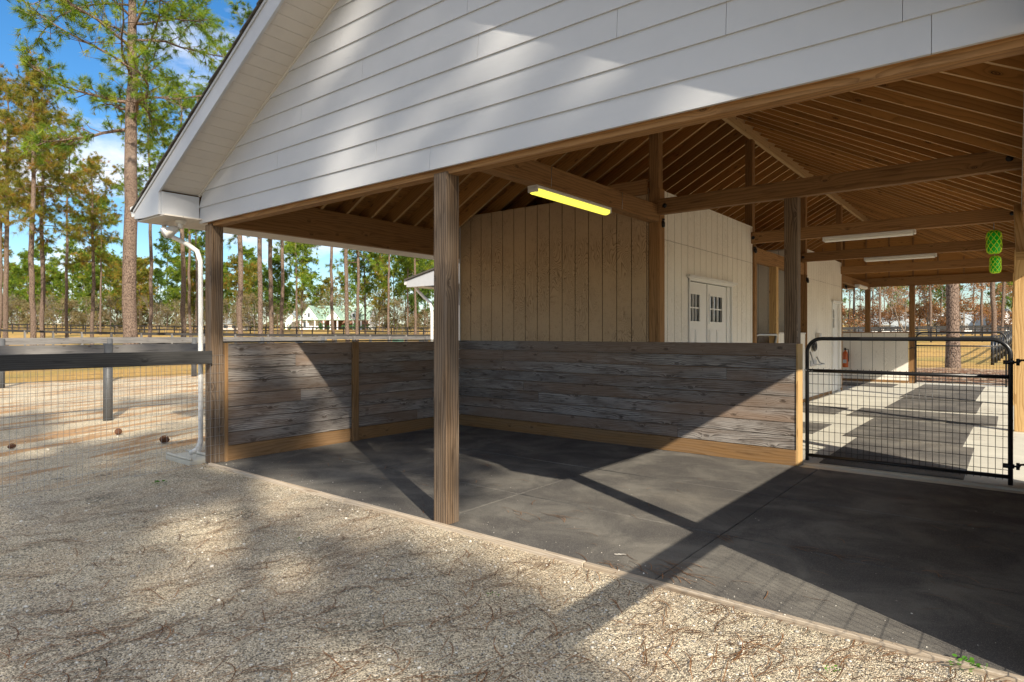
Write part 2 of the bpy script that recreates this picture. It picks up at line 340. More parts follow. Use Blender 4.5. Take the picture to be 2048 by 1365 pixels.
M['needle_y'] = foliage('pine_needles_bronze', [(.07, .09, .014), (.16, .18, .022), (.25, .20, .03), (.32, .16, .035)])
M['needle_d'] = foliage('pine_needles_dark', [(.035, .075, .012), (.08, .14, .018), (.14, .19, .025)])
M['scrub'] = foliage('scrub_leaves', [(.13, .13, .04), (.18, .13, .06), (.22, .18, .11), (.09, .14, .03)])
M['rust'] = foliage('rust_leaves', [(.15, .075, .04), (.23, .11, .055), (.30, .15, .07), (.20, .15, .09)])
M['shrub'] = foliage('shrub_leaves', [(.03, .09, .04), (.07, .15, .06), (.10, .2, .05)])
M['weed'] = foliage('weed_leaves', [(.06, .18, .02), (.12, .28, .03)])
def ndl():
    g = G('fallen_needle', .7, .2); r = g.rnd(); g.col(g.mix(r, (.10, .045, .02), (.33, .17, .08))); return g.mat
M['fallen'] = ndl()
def peb():
    g = G('pebble', .8, .2); r = g.rnd(); g.col(g.mix(r, (.20, .18, .16), (.72, .68, .60))); return g.mat
M['pebble'] = peb()
# ------------------------------------------------------------ the barn
XL, XR_, YF, YB = -7.12, .05, 3.38, 7.31       # left posts, right posts, front face, partition
RX, RZ, PI_ = -3.55, 4.90, .53                 # ridge x, underside of rafters at the ridge, pitch
YE = 21.8
barn = thing('barn', 'open timber frame barn with white lap siding gable and weathered plank half walls', 'barn', (-3.55, 3.38, 0))
def part(name, mb, mat, parent=barn, **k): return mb.build(name, mat, parent, **k)
def zr(x, top=RZ): return top-PI_*abs(x-RX)
# posts
def post(x0, y0, x1, y1, z1, mat='post', z0=0.0, label=None):
    o = part('post', MB().box((x0, y0, z0), (x1, y1, z1), 2), M[mat], bevel=.006)
    if label: o['label'] = label
    return o
post(XL, YF, XL+.14, YF+.14, 2.66, label='front left corner post beside the downspout')
post(-3.474, YF, -3.334, YF+.14, 2.655, label='weathered front post with knots between the two openings')
post(.05, YF, .19, YF+.14, 2.66)
for y in (7.17, 10.95, 14.4, 17.9, YE): post(XL, y+.002, XL+.14, y+.142, 2.66)
for y in (7.36, 10.98, 14.43, 17.94): post(-3.665, y, -3.535, y+.13, RZ-.13, 'beam')
post(-3.66, YE+.045, -3.52, YE+.19, 2.87, 'beam'); post(-2.50, YE, -2.36, YE+.14, 2.87, 'beam', label='far gate post beside the low white wall')
post(-2.025, 7.352, -1.885, 7.49, 2.95, 'post', label='post with a dark knot at the end of the plank half wall')
post(.07, 7.72, .21, 7.86, 2.68, 'newwood')
for y in (11.9, 16.3, YE): post(-.045-.008*(y-11.9), y, .15, y+.15, 2.68, 'newwood')
# beams
part('front_beam', MB().box((-7.1, 3.402, 2.64), (.14, 3.50, 2.93), 0), M['beam'])
part('side_beam', MB().box((-7.10, 3.50, 2.66), (-7.02, 21.9, 3.05), 1), M['beam'])
part('side_beam', MB().box((.03, 3.50, 2.69), (.11, 21.9, 3.05), 1), M['beam'])
part('rear_beam', MB().box((-7.02, 21.82, 2.872), (.03, 21.90, 3.135), 0), M['beam'])
part('ridge_beam', MB().box((RX-.035, 3.50, RZ-.13), (RX+.035, 21.85, RZ+.12), 1), M['rafter_edge_lit'])
part('tie_beam', MB().box((-3.52, 7.30, 2.935), (.06, 7.40, 3.125), 0), M['beam'], bevel=.005)
for y in (10.90, 14.34, 17.85): part('tie_beam', MB().box((-3.60, y, 2.975), (.04, y+.09, 3.165), 0), M['beam'], bevel=.005)
part('tie_beam', MB().box((-3.66, 3.50, 2.85), (-3.52, 7.355, 3.06), 1), M['beam'], bevel=.005)['label'] = 'tie beam running back from the gable to the partition'
part('tie_beam', MB().box((-3.66, 18.07, 2.80), (-3.53, 21.82, 2.98), 1), M['beam'])
part('header', MB().box((-3.66, 11.11, 2.70), (-3.56, 14.43, 2.95), 1), M['beam'])
part('header', MB().box((-4.35, 7.30, 3.21), (-3.665, 7.335, 3.40), 0), M['beam'])
for y in (7.86, 12.05, 16.4): part('knee_brace', MB().beam((.02, y+.05, 2.2), (-.0, y+.6, 2.76), .07, .10), M['newwood'])
for (x, y, z) in ((-3.50, 10.896, 3.07), (-3.56, 14.336, 3.07), (-3.56, 17.846, 3.07), (-3.42, 7.296, 3.03), (-.06, 7.296, 3.03), (-.06, 10.896, 3.07)):
    part('bolt_head', MB().lathe((x, y, z), [(0, -.012), (.014, -.012), (.016, -.004), (.03, -.003), (.03, .0)], 10, 1), M['black'])
for y in (5.0, 6.4): part('hanger_wire', MB().tube([(-3.517, y, 2.86), (-3.515, y, 3.05)], .0025, 4), M['wire'])
nl = MB()
for k in range(8):
    for x in (-6.9, -6.05, -5.3, -4.4, -3.6, -2.95, -2.2):
        for dz in (.04, .105): nl.lathe((x+rng.uniform(-.01, .01), YB-.0005, .175+k*.146+dz), [(0, -.0015), (.004, -.001), (.0045, .001)], 6, 1)
nl_ = part('nail_heads', nl, M['dark']); nl_['kind'] = 'stuff'
# rafters, deck, shingles
y = 3.62; k = 0
while y < 21.8:
    for s in (-1, 1):
        x1 = XL-.08 if s < 0 else .11
        mb = MB(); rr = rng.random(); a = Vector((RX+s*.04, y, RZ-.0)); b = Vector((x1, y, zr(x1)))
        d = (b-a).normalized(); up = Vector((0, 1, 0)).cross(d); up = up if up.z > 0 else -up
        mb.beam(a+up*.095, b+up*.095, .04, .19, up, rr); o = part('rafter', mb, [M['rafter'], M['rafter_edge_lit']])
        # lower edge of each rafter, coloured paler to paint in light from the ground
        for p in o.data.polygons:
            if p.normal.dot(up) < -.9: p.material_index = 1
    y += .406; k += 1
for s in (-1, 1):
    mb = MB(); x1 = -7.86 if s < 0 else .76
    n = 34
    for i in range(n):                                  # deck boards across the rafters
        t0, t1 = i/n, (i+1)/n; xa = RX+(x1-RX)*t0; xb = RX+(x1-RX)*t1-.006*s
        nrm = Vector((s*PI_, 0, 1)).normalized()
        A = Vector((xa, 0, zr(xa)+.215)); B = Vector((xb, 0, zr(xb)+.215)); r_ = rng.random()
        mb.beam((A.x/2+B.x/2, 2.96, A.z/2+B.z/2), (A.x/2+B.x/2, 21.95, A.z/2+B.z/2), (B-A).length, .02, nrm, r_)
    part('roof_deck', mb, M['deck'])
    mb = MB(); n = 30; x2 = x1+.035*s
    for i in range(n):                                  # shingle courses
        xa = RX+(x2-RX)*i/n; xb = RX+(x2-RX)*(i+1)/n
        A = Vector((xa, 0, zr(xa)+.236)); B = Vector((xb, 0, zr(xb)+.246)); c = (A+B)/2; jy = rng.uniform(-.006, .006)
        up = (B-A).cross(Vector((0, 1, 0))); up = up if up.z > 0 else -up
        mb.beam((c.x, 2.895+jy, c.z), (c.x, 22.0, c.z), (B-A).length+.03, .014, up)
    part('shingles', mb, M['shingle'])
# gable siding: lapped courses with butt joints
def xg(z): return RX-((RZ+.035-z)/PI_) if z > 2.97 else -7.205       # where the rake soffit meets the wall (left)
joints = {0: [-3.49, -.30], 1: [-4.12, -.41], 2: [-1.22, -5.6], 3: [-1.88], 4: [-5.2, -3.0], 5: [-4.3, -.9], 6: [-3.1], 7: [-4.6, -1.9], 8: [-3.5], 9: [-4.2], 10: [-3.3]}
mb = MB(); z = 2.68; k = 0
while z < 5.0:
    z1 = min(z+.178, 5.0); js = [-99]+sorted(joints.get(k, []))+[99]
    for j in range(len(js)-1):
        def lim(zz): a = max(xg(zz), js[j]+.0012); b = min(2*RX-xg(zz), js[j+1]-.0012); return a, b
        a0, b0 = lim(z+.0006); a1, b1 = lim(z1)
        if b0 <= a0 or b1 <= a1: continue
        P = [(a0, 3.352, z), (b0, 3.352, z), (b1, 3.364, z1+.02 if j < 0 else z1), (a1, 3.364, z1)]
        mb.poly(P); mb.poly([(a0, 3.374, z), (b0, 3.374, z), (b0, 3.352, z), (a0, 3.352, z)])
        mb.poly([(a0, 3.352, z), (a1, 3.364, z1), (a1, 3.374, z1), (a0, 3.374, z)]); mb.poly([(b1, 3.364, z1), (b0, 3.352, z), (b0, 3.374, z), (b1, 3.374, z1)])
    z = z1; k += 1
part('gable_siding', mb, M['siding'])
mb = MB(); mb.box((-7.2, 3.376, 2.684), (.10, 3.40, 2.972)); zt = RZ+.03
mb.poly([(-7.2, 3.376, 2.97), (.10, 3.376, 2.97), (RX, 3.376, zt)]); mb.poly([(-7.2, 3.40, 2.97), (RX, 3.40, zt), (.10, 3.40, 2.97)])
part('gable_sheathing', mb, M['deck'])
# eaves and rakes, mirrored about the ridge
def mir(x, s): return x if s < 0 else 2*RX-x
for s in (-1, 1):
    so = MB(); bk = MB(); n = 34; x0, x1 = -7.215, RX
    sl = math.sqrt(1+PI_**2)
    for i in range(n):
        xa = x0+(x1-x0)*i/n; xb = x0+(x1-x0)*(i+1)/n-.0045
        P = [(mir(xa, s), 2.95, zr(xa)+.035), (mir(xb, s), 2.95, zr(xb)+.035), (mir(xb, s), 3.362, zr(xb)+.035), (mir(xa, s), 3.362, zr(xa)+.035)]
        so.poly(P if s > 0 else P[::-1])
        for (p, q) in ((0, 3), (1, 2)):
            so.poly([P[p], P[q], (P[q][0], P[q][1], P[q][2]+.01), (P[p][0], P[p][1], P[p][2]+.01)])
    bk.poly([(mir(x0, s), 2.95, zr(x0)+.045), (mir(x1, s), 2.95, zr(x1)+.045), (mir(x1, s), 3.37, zr(x1)+.045), (mir(x0, s), 3.37, zr(x0)+.045)])
    part('rake_soffit', so, M['vinyl']); part('soffit_backing', bk, M['dark'])
    # J trim along the wall
    part('soffit_trim', MB().beam((mir(-7.2, s), 3.355, zr(-7.2)+.022), (RX, 3.355, zr(RX)+.022), .02, .02, (0, 0, 1)), M['vinyl'])
    # rake fascia: main board and the small board above it
    def slab(pts, ya, yb, mb):
        pts = [(mir(x, s), z) for x, z in pts]; f = [(x, ya, z) for x, z in pts]; b = [(x, yb, z) for x, z in pts]
        mb.poly(f); mb.poly(b[::-1])
        for i in range(len(pts)):
            j = (i+1) % len(pts); mb.poly([f[i], b[i], b[j], f[j]])
        return mb
    zf = lambda x: zr(x)+.005
    part('rake_fascia', slab([(-7.845, 2.745), (-7.62, 2.728), (-7.212, 2.728), (-7.212, zf(-7.212)), (RX, zf(RX)), (RX, zf(RX)+.185), (-7.845, zf(-7.845)+.185)], 2.925, 2.948, MB()), M['trim'])
    part('rake_trim', slab([(-7.85, zf(-7.85)+.187), (RX, zf(RX)+.187), (RX, zf(RX)+.215), (-7.85, zf(-7.85)+.215)], 2.912, 2.948, MB()), M['trim'])
    # boxed return, eave soffit and fascia
    mb = MB(); a, b = sorted((mir(-7.212, s), mir(-7.192, s))); mb.box((a, 2.9485, 2.730), (b, 3.349, 2.975), 1)
    part('eave_return', mb, M['trim'])
    mb = MB(); a, b = sorted((mir(-7.83, s), mir(-7.125, s)))
    yy = 2.95
    while yy < 21.9:
        mb.box((a, yy, 2.712), (b, yy+.195, 2.727), 0); yy += .2
    part('eave_soffit', mb, M['vinyl'])
    a, b = sorted((mir(-7.85, s), mir(-7.83, s))); part('eave_fascia', MB().box((a, 2.95, 2.73), (b, 21.95, 2.90), 1), M['trim'])
    prof = [(-7.853, 2.90), (-7.853, 2.775), (-7.925, 2.775), (-7.945, 2.83), (-7.975, 2.85), (-7.975, 2.895), (-7.967, 2.895), (-7.965, 2.856), (-7.937, 2.838), (-7.918, 2.783), (-7.860, 2.783), (-7.860, 2.90)]
    part('gutter', slab(prof, 2.93, 21.95, MB()), M['white_metal'])
    part('gutter_cap', slab([(-7.853, 2.90), (-7.853, 2.775), (-7.925, 2.775), (-7.945, 2.83), (-7.975, 2.85), (-7.975, 2.895)], 2.926, 2.9295, MB()), M['white_metal'])
    if s < 0:      # downspout with its elbows, on the outside of the corner post
        pts = [(-7.90, 3.25, 2.80), (-7.88, 3.25, 2.70), (-7.80, 3.27, 2.60), (-7.45, 3.34, 2.46), (-7.25, 3.345, 2.37), (-7.175, 3.345, 2.25), (-7.17, 3.345, 1.6), (-7.17, 3.345, .23), (-7.195, 3.32, .15), (-7.27, 3.28, .10)]
        part('downspout', MB().tube([(p[0]+.02, p[1], p[2]) for p in pts], .027, 8), M['white_metal'])
        mb = MB()
        for i in range(7): mb.tube([(-7.151-.001*i*i*.8, 3.345-.002*i, .245-.018*i), (-7.151-.001*i*i*.8-.003, 3.345-.002*i, .238-.018*i)], .031, 8)
        part('elbow_ribs', mb, M['white_metal'])
# half walls of weathered boards
def board_wall(axis, fixed, a, b, z0, z1, n, thick, mat, splits=1, side=1):
    mb = MB(); h = (z1-z0)/n
    for i in range(n):
        cuts = [a]+sorted(rng.uniform(a+.5, b-.5) for _ in range(splits if (i*7+n) % 3 else 0))+[b]
        for j in range(len(cuts)-1):
            off = rng.uniform(0, .003); c0, c1 = cuts[j]+(.001 if j else 0), cuts[j+1]-(.001 if j < len(cuts)-2 else 0); r_ = rng.random()
            if axis == 0: mb.box((c0, fixed+off, z0+i*h), (c1, fixed+thick, z0+(i+1)*h-.006), 0, r_)
            else: mb.box((fixed-off, c0, z0+i*h), (fixed-thick, c1, z0+(i+1)*h-.006), 1, r_)
    return mb
part('plank_wall', board_wall(0, YB, -7.0, -1.888, .175, 1.343, 8, .034, 'weathered', 1), M['weathered'], bevel=.002)['label'] = 'rear plank half wall, grey weathered boards with one sunlit end'
part('plank_wall', board_wall(1, -7.0, 3.53, 7.31, .175, 1.335, 8, .034, 'weathered', 1), M['weathered'], bevel=.002)['label'] = 'left plank half wall of grey weathered boards'
part('plank_wall', board_wall(1, .14, 3.53, 7.70, .0, 1.31, 9, .034, 'weathered', 1), M['weathered'])
part('added_light_block_backing', MB().box((-3.5, 7.352, .0), (-2.03, 7.37, 1.33), 0), M['deck'])  # added behind the boards to stop light leaking through the gaps
part('added_light_block_backing', MB().box((-7.055, 3.53, .0), (-7.036, 7.17, 1.30), 1), M['weathered'])  # thin unseen backing added to block light between the left boards
part('base_board', MB().box((-6.985, 7.288, .0), (-1.886, 7.309, .170), 0), M['base'], bevel=.003)
part('base_board', MB().box((-6.999, 3.53, .0), (-6.978, 7.287, .170), 1), M['base'], bevel=.003)
part('wall_cap', MB().box((-7.06, 3.525, 1.337), (-6.985, 7.305, 1.355), 1), M['blackwood'])
part('wall_batten', MB().box((-6.977, 5.27, .0), (-6.94, 5.36, 1.336), 2), M['base'])
part('wall_batten', MB().box((-6.998, 3.522, .0), (-6.95, 3.56, 1.336), 2), M['base'])
part('end_batten', MB().box((-1.884, 7.30, .0), (-1.865, 7.49, 1.33), 2), M['newwood'])
# grooved plywood walls
def ply(axis, fixed, a, b, z0, z1, first, pitch=.2165, mat='ply', seam=None, holes=(), nsign=-1):
    # panels between grooves; a dark backing shows in the grooves; holes are (a,b,z0,z1)
    mb = MB(); xs = [a]; x = first
    while x < b-.02:
        if x > a+.02: xs.append(x)
        x += pitch
    xs.append(b); T = .012*nsign
    for i in range(len(xs)-1):
        u0, u1 = xs[i]+.0055, xs[i+1]-.0055
        spans = [(z0, z1)]
        if seam and z0 < seam < z1: spans = [(z0, seam-.003), (seam+.003, z1)]
        for (c0, c1) in spans:
            pieces = [(u0, u1, c0, c1)]
            for (ha, hb, hz0, hz1) in holes:
                np_ = []
                for (p0, p1, q0, q1) in pieces:
                    if p1 <= ha or p0 >= hb or q1 <= hz0 or q0 >= hz1: np_.append((p0, p1, q0, q1)); continue
                    if p0 < ha: np_.append((p0, ha, q0, q1))
                    if p1 > hb: np_.append((hb, p1, q0, q1))
                    m0, m1 = max(p0, ha), min(p1, hb)
                    if q0 < hz0: np_.append((m0, m1, q0, hz0))
                    if q1 > hz1: np_.append((m0, m1, hz1, q1))
                pieces = np_
            for (p0, p1, q0, q1) in pieces:
                if axis == 0: mb.box((p0, fixed, q0), (p1, fixed-T, q1), 2)
                else: mb.box((fixed, p0, q0), (fixed-T, p1, q1), 2)
    o = part('plywood_wall', mb, M[mat])
    bk = MB()
    f0, f1 = fixed-T-.001*nsign, fixed-T*2.2
    rects = [(a, b, z0, z1)]
    for (ha, hb, hz0, hz1) in holes:
        rects = [(a, ha, z0, z1), (hb, b, z0, z1), (ha, hb, hz1, z1)]+([(ha, hb, z0, hz0)] if hz0 > z0+.01 else [])
    for (p0, p1, q0, q1) in rects:
        if axis == 0: bk.box((p0, f0, q0), (p1, f1, q1), 2)
        else: bk.box((f0, p0, q0), (f1, p1, q1), 2)
    g_ = bk.build('wall_sheathing', M['dark'], o)
    return o
ply(0, 7.352, -6.94, -3.665, 0, 3.30, -6.72, mat='ply')['label'] = 'brown plywood wall behind the half wall'
part('corner_board', MB().box((-6.975, 7.36, 0), (-6.945, 7.50, 3.25), 2), M['vinyl'])
for (ya, yb) in ((7.495, 10.98), (14.56, 17.94)):
    if ya < 10: hs_ = ((8.28, 9.96, 0, 2.225),); fx = -3.535
    else: hs_ = ((16.86, 17.70, 0, 2.22),); fx = -3.535
    ply(1, fx, ya, yb, 0.05, 3.27, ya+.13, mat='plywhite', seam=2.649, holes=hs_, nsign=1)
part('room_ceiling', MB().box((-6.9, 7.38, 3.272), (-3.67, 10.97, 3.30), 0), M['vinyl'])
part('room_ceiling', MB().box((-6.9, 14.5, 3.272), (-3.67, 17.9, 3.30), 0), M['vinyl'])
for y0 in (11.0, 14.46): ply(0, y0, -6.9, -3.68, 0, 3.27, -6.7, mat='plywhite')
ply(0, 10.955, -6.9, -3.68, 0, 3.27, -6.7, mat='plywhite', nsign=1)
# tack bay between the two rooms
part('bay_wall', MB().box((-5.60, 11.03, 0), (-5.58, 14.42, 3.2), 1), M['whitewall'])
mb = MB()
for yy in (11.6, 12.4, 13.2, 14.0): mb.box((-5.578, yy, 2.0), (-5.572, yy+.008, 3.2), 2)
part('panel_joint', mb, M['dark'])
part('bay_rail', MB().box((-5.57, 11.03, 1.98), (-5.53, 14.42, 2.07), 1), M['beam'])
part('bay_post', MB().box((-3.66, 12.32, 0), (-3.53, 12.46, 2.70), 2), M['newwood'])
ply(1, -3.535, 12.47, 14.425, 0.05, 1.44, 12.6, mat='plywhite', nsign=1)
part('sill', MB().box((-3.66, 12.47, 1.442), (-3.52, 14.425, 1.47), 1), M['vinyl'])
part('towel_rail', MB().tube([(-3.6, 11.15, 1.40), (-3.5, 11.2, 1.43), (-3.5, 12.2, 1.43), (-3.52, 12.30, 1.40), (-3.55, 12.31, 1.25)], .022, 8), M['wire'])
part('corner_trim', MB().box((-3.665, 14.40, 0), (-3.50, 14.43, 2.7), 2), M['beam'])
part('corner_trim', MB().box((-3.536, 7.352, 0), (-3.51, 7.49, 3.27), 2), M['beam'])
part('corner_trim', MB().box((-3.535, 10.985, 0), (-3.50, 11.1, 2.95), 2), M['beam'])
# skirting line at the foot of the white walls
for (ya, yb) in ((7.5, 8.2), (10.05, 10.97), (12.47, 16.8), (17.75, 17.94)): part('skirting', MB().box((-3.545, ya, .0), (-3.52, yb, .07), 1), M['base'])
# double door with nine-light windows
def door_leaf(y0, y1, z1, wy0, wy1, wz0, wz1, nx=3, nz=2, hinge=None):
    X = -3.56
    mb = MB(); mb.box((X-.04, y0, .03), (X, wy0, z1), 2); mb.box((X-.04, wy1, .03), (X, y1, z1), 2)
    mb.box((X-.04, wy0, .03), (X, wy1, wz0), 2); mb.box((X-.04, wy0, wz1), (X, wy1, z1), 2)
    o = part('door', mb, M['doorpaint'])
    c = (wy1-wy0)
    pn = MB()
    for (a, b) in ((wy0-.03, wy0+c*.45), (wy0+c*.55, wy1+.03)):
        for (za, zb) in ((.25, .75), (.88, wz0-.12)):
            pn.box((X+.001, a, za), (X+.009, b, zb), 2); pn.box((X+.0095, a+.03, za+.03), (X+.013, b-.03, zb-.03), 2)
    pn.build('raised_panel', M['doorpaint'], o, bevel=.003)
    MB().box((X-.025, wy0, wz0), (X-.018, wy1, wz1), 2).build('glass', M['glass'], o)
    fr = MB()
    for (a, b, za, zb) in ((wy0-.03, wy1+.03, wz1, wz1+.03), (wy0-.03, wy1+.03, wz0-.03, wz0), (wy0-.03, wy0, wz0, wz1), (wy1, wy1+.03, wz0, wz1)): fr.box((X-.01, a, za), (X+.012, b, zb))
    for i in range(1, nx):
        t = wy0+c*i/nx; fr.box((X-.017, t-.009, wz0), (X+.004, t+.009, wz1), 2)
    for i in range(1, nz):
        t = wz0+(wz1-wz0)*i/nz; fr.box((X-.0165, wy0, t-.009), (X+.0035, wy1, t+.009), 1)
    fr.build('window_frame', M['doorpaint'], o); return o
door_leaf(8.32, 9.00, 2.17, 8.40, 8.72, 1.62, 2.0); d2 = door_leaf(9.03, 9.80, 2.17, 9.12, 9.60, 1.62, 2.0)
MB().lathe((-3.535, 9.1, 1.02), [(0, .05), (.03, .04), (.03, .02), (.012, .01), (.012, -.02)], 12, 0).build('door_knob', M['wire'], d2)
part('door_frame', MB().box((-3.58, 8.285, 0), (-3.515, 8.315, 2.22), 2).box((-3.58, 9.93, 0), (-3.515, 9.955, 2.22), 2).box((-3.58, 8.285, 2.18), (-3.516, 9.955, 2.215), 1).box((-3.575, 9.002, 0.03), (-3.545, 9.028, 2.17), 2).box((-3.575, 9.802, 0.03), (-3.545, 9.928, 2.17), 2), M['doorpaint'])
part('door_head', MB().box((-3.53, 8.20, 2.222), (-3.47, 10.06, 2.25), 1).box((-3.53, 8.22, 2.205), (-3.50, 10.04, 2.221), 1), M['doorpaint'])
door_leaf(16.92, 17.64, 2.19, 17.02, 17.2, 1.6, 2.05, 1, 2)
part('door_frame', MB().box((-3.58, 16.86, 0), (-3.515, 16.915, 2.22), 2).box((-3.58, 17.645, 0), (-3.515, 17.70, 2.22), 2).box((-3.58, 16.86, 2.195), (-3.516, 17.70, 2.22), 1), M['doorpaint'])
part('door_head', MB().box((-3.53, 16.75, 2.225), (-3.47, 17.80, 2.26), 1), M['doorpaint'])
# far end: low white wall, gable wall with battens
o = ply(0, 21.80, -6.95, -2.515, .07, 1.48, -6.8, pitch=.305, mat='plywhite'); o['label'] = 'low white grooved wall at the far end of the aisle'
part('wall_cap', MB().box((-6.95, 21.77, 1.482), (-2.51, 21.90, 1.515), 0), M['base']); part('skirting', MB().box((-6.95, 21.78, 0), (-2.515, 21.797, .075), 0), M['base'])
mb = MB(); mb.poly([(-7.1, 21.905, 3.08), (.1, 21.905, 3.08), (RX, 21.905, RZ+.2)]); mb.poly([(-7.1, 21.93, 3.08), (RX, 21.93, RZ+.2), (.1, 21.93, 3.08)])
part('gable_wall', mb, M['rafter'])
mb = MB(); x = -6.7
while x < -.2: mb.box((x, 21.86, 3.137), (x+.04, 21.90, zr(x)-.02), 2); x += .61
part('gable_stud', mb, M['beam'])
# slab
part('floor_slab', MB().box((-7.1, 7.47, -.14), (.50, 22.3, .0)).box((-7.05, 3.40, -.14), (.40, 7.469, -.012)), M['concrete'])
part('slab_edge', MB().box((-7.0, 7.49, -.012), (.30, 7.58, .006), 0), M['concrete'])
cu = MB(); cx = -6.98
while cx < .9: cu.box((cx, 3.345, -.12), (min(cx+2.43, .9), 3.384, .012+rng.uniform(-.002, .002)), 0); cx += 2.435
part('curb_board', cu, M['curb'], bevel=.004)
def tri_sign(): pass
# light fittings
def fixture(label, a, b, w, on, group=None):
    a, b = Vector(a), Vector(b); t = thing('fluorescent_light', label, 'light fixture', tuple((a+b)/2+Vector((0, 0, .04))), group)
    d = (b-a).normalized(); sd_ = d.cross(Vector((0, 0, 1)))
    mb = MB(); mb.beam(a+Vector((0, 0, .035)), b+Vector((0, 0, .035)), w, .035); mb.beam(a-d*.0+Vector((0, 0, .010)), a+d*.03+Vector((0, 0, .010)), w*.98, .05); mb.beam(b-d*.03+Vector((0, 0, .010)), b+Vector((0, 0, .010)), w*.98, .05)
    mb.build('housing', M['white_metal'], t, bevel=.006)
    A, B = a+d*.031, b-d*.031; c = []
    prof = [(-.46, .016), (-.44, -.01), (-.30, -.026), (0, -.033), (.30, -.026), (.44, -.01), (.46, .016)]
    lm = MB()
    for i in range(len(prof)-1):
        (p, q), (r_, s_) = prof[i], prof[i+1]
        lm.poly([A+sd_*(p*w)+Vector((0, 0, q)), B+sd_*(p*w)+Vector((0, 0, q)), B+sd_*(r_*w)+Vector((0, 0, s_)), A+sd_*(r_*w)+Vector((0, 0, s_))])
    lm.sm = True; lm.build('lens', M['lens_on'] if on else M['lens'], t)
    return t
fixture('lit fluorescent batten with yellow lens under the nearest tie beam', (-3.60, 4.80, 2.80), (-3.60, 6.21, 2.80), .115, True)
fixture('unlit white fluorescent batten under the second crossing tie beam', (-2.42, 10.945, 2.925), (-1.17, 10.945, 2.925), .10, False)
fixture('unlit white fluorescent batten under the third crossing tie beam', (-2.42, 14.385, 2.925), (-1.20, 14.385, 2.925), .10, False)
fixture('unlit white fluorescent batten running lengthwise by the far wall', (-3.40, 19.2, 2.74), (-3.40, 20.4, 2.74), .12, False)
# green hanging lanterns
t = thing('hanging_lantern', 'two green netted cylinders hanging one below the other near the right posts', 'lantern', (-.26, 11.0, 2.29))
t.location = (-.26, 11.02, 2.29)
MB().tube([(-.26, 11.02, 2.86), (-.26, 11.02, 3.02)], .006, 6).tube([(-.25, 11.02, 2.51), (-.255, 11.02, 2.57)], .004, 6).build('cord', M['wire'], t)
for (cx_, zc, rr_, hh) in ((-.26, 2.713, .088, .30), (-.245, 2.40, .066, .215)):
    b_ = MB().lathe((cx_, 11.02, zc-hh/2), [(0, 0), (rr_*.7, .0), (rr_*.8, .03), (rr_*.8, hh-.03), (rr_*.7, hh), (0, hh)], 18).build('lantern_body', M['green'], t)
    nt_ = MB()
    for s_ in (-1, 1):
        for k_ in range(8):
            pts = []
            for i in range(13):
                f_ = i/12; rad = rr_*(1.0 if .12 < f_ < .88 else (.62 if f_ in (0, 1) else .92)); a_ = 2*math.pi*k_/8+s_*f_*2.4+math.sin(i*math.pi)*.1
                pts.append((cx_+rad*math.cos(a_), 11.02+rad*math.sin(a_), zc-hh/2-.006+f_*(hh+.012)))
            nt_.tube(pts, .0042, 4)
    for f_ in (0, 1): nt_.tube([(cx_+rr_*.62*math.cos(i*.524), 11.02+rr_*.62*math.sin(i*.524), zc-hh/2-.006+f_*(hh+.012)) for i in range(12)], .005, 5, closed=True)
    nt_.build('net', M['lime'], b_)
# flood light under the eave
t = thing('flood_light', 'twin headed white flood light under the left eave', 'flood light', (-7.36, 3.22, 2.71))
MB().lathe((-7.36, 3.22, 2.675), [(0, 0), (.055, 0), (.06, .035)], 16).build('base_plate', M['white_metal'], t)
MB().tube([(-7.36, 3.22, 2.68), (-7.36, 3.21, 2.63)], .03, 10).build('sensor', M['white_metal'], t)
for (dx, dy) in ((-.17, -.06), (-.02, -.13)):
    a_ = Vector((-7.36, 3.21, 2.645)); b_ = a_+Vector((dx, dy, -.07)); dr = (b_-a_).normalized()
    h_ = MB().tube([a_, a_+dr*.05, a_+dr*.06, a_+dr*.15, a_+dr*.19], [.018, .018, .038, .052, .062], 14).build('lamp_head', M['white_metal'], t)
    MB().tube([a_+dr*.19, a_+dr*.194], [.055, .054], 14).build('lamp_glass', M['lamp_glass'], h_)
# small black spot lamps on the posts
for i, (x, y, z) in enumerate(((-3.52, 7.45, 2.90), (-3.50, 11.0, 2.93), (-3.50, 14.42, 2.64), (-3.60, 18.8, 2.76))):
    lab = ['small black spotlight where the nearest crossing beam meets the partition post', 'small black spotlight at the corner of the tack bay header', 'small black spotlight on the post between tack bay and far room', 'small black spotlight by the far room corner'][i]
    t = thing('spotlight', lab, 'spotlight', (x, y, z), 'black spotlights on the aisle posts')
    MB().lathe((x, y, z-.02), [(0, .02), (.03, .02), (.03, 0), (.0, 0)], 12).build('mount', M['black'], t)
    MB().tube([(x, y, z-.02), (x+.01, y-.02, z-.06), (x+.03, y-.03, z-.11)], [.022, .034, .018], 10).build('lamp_head', M['black'], t)
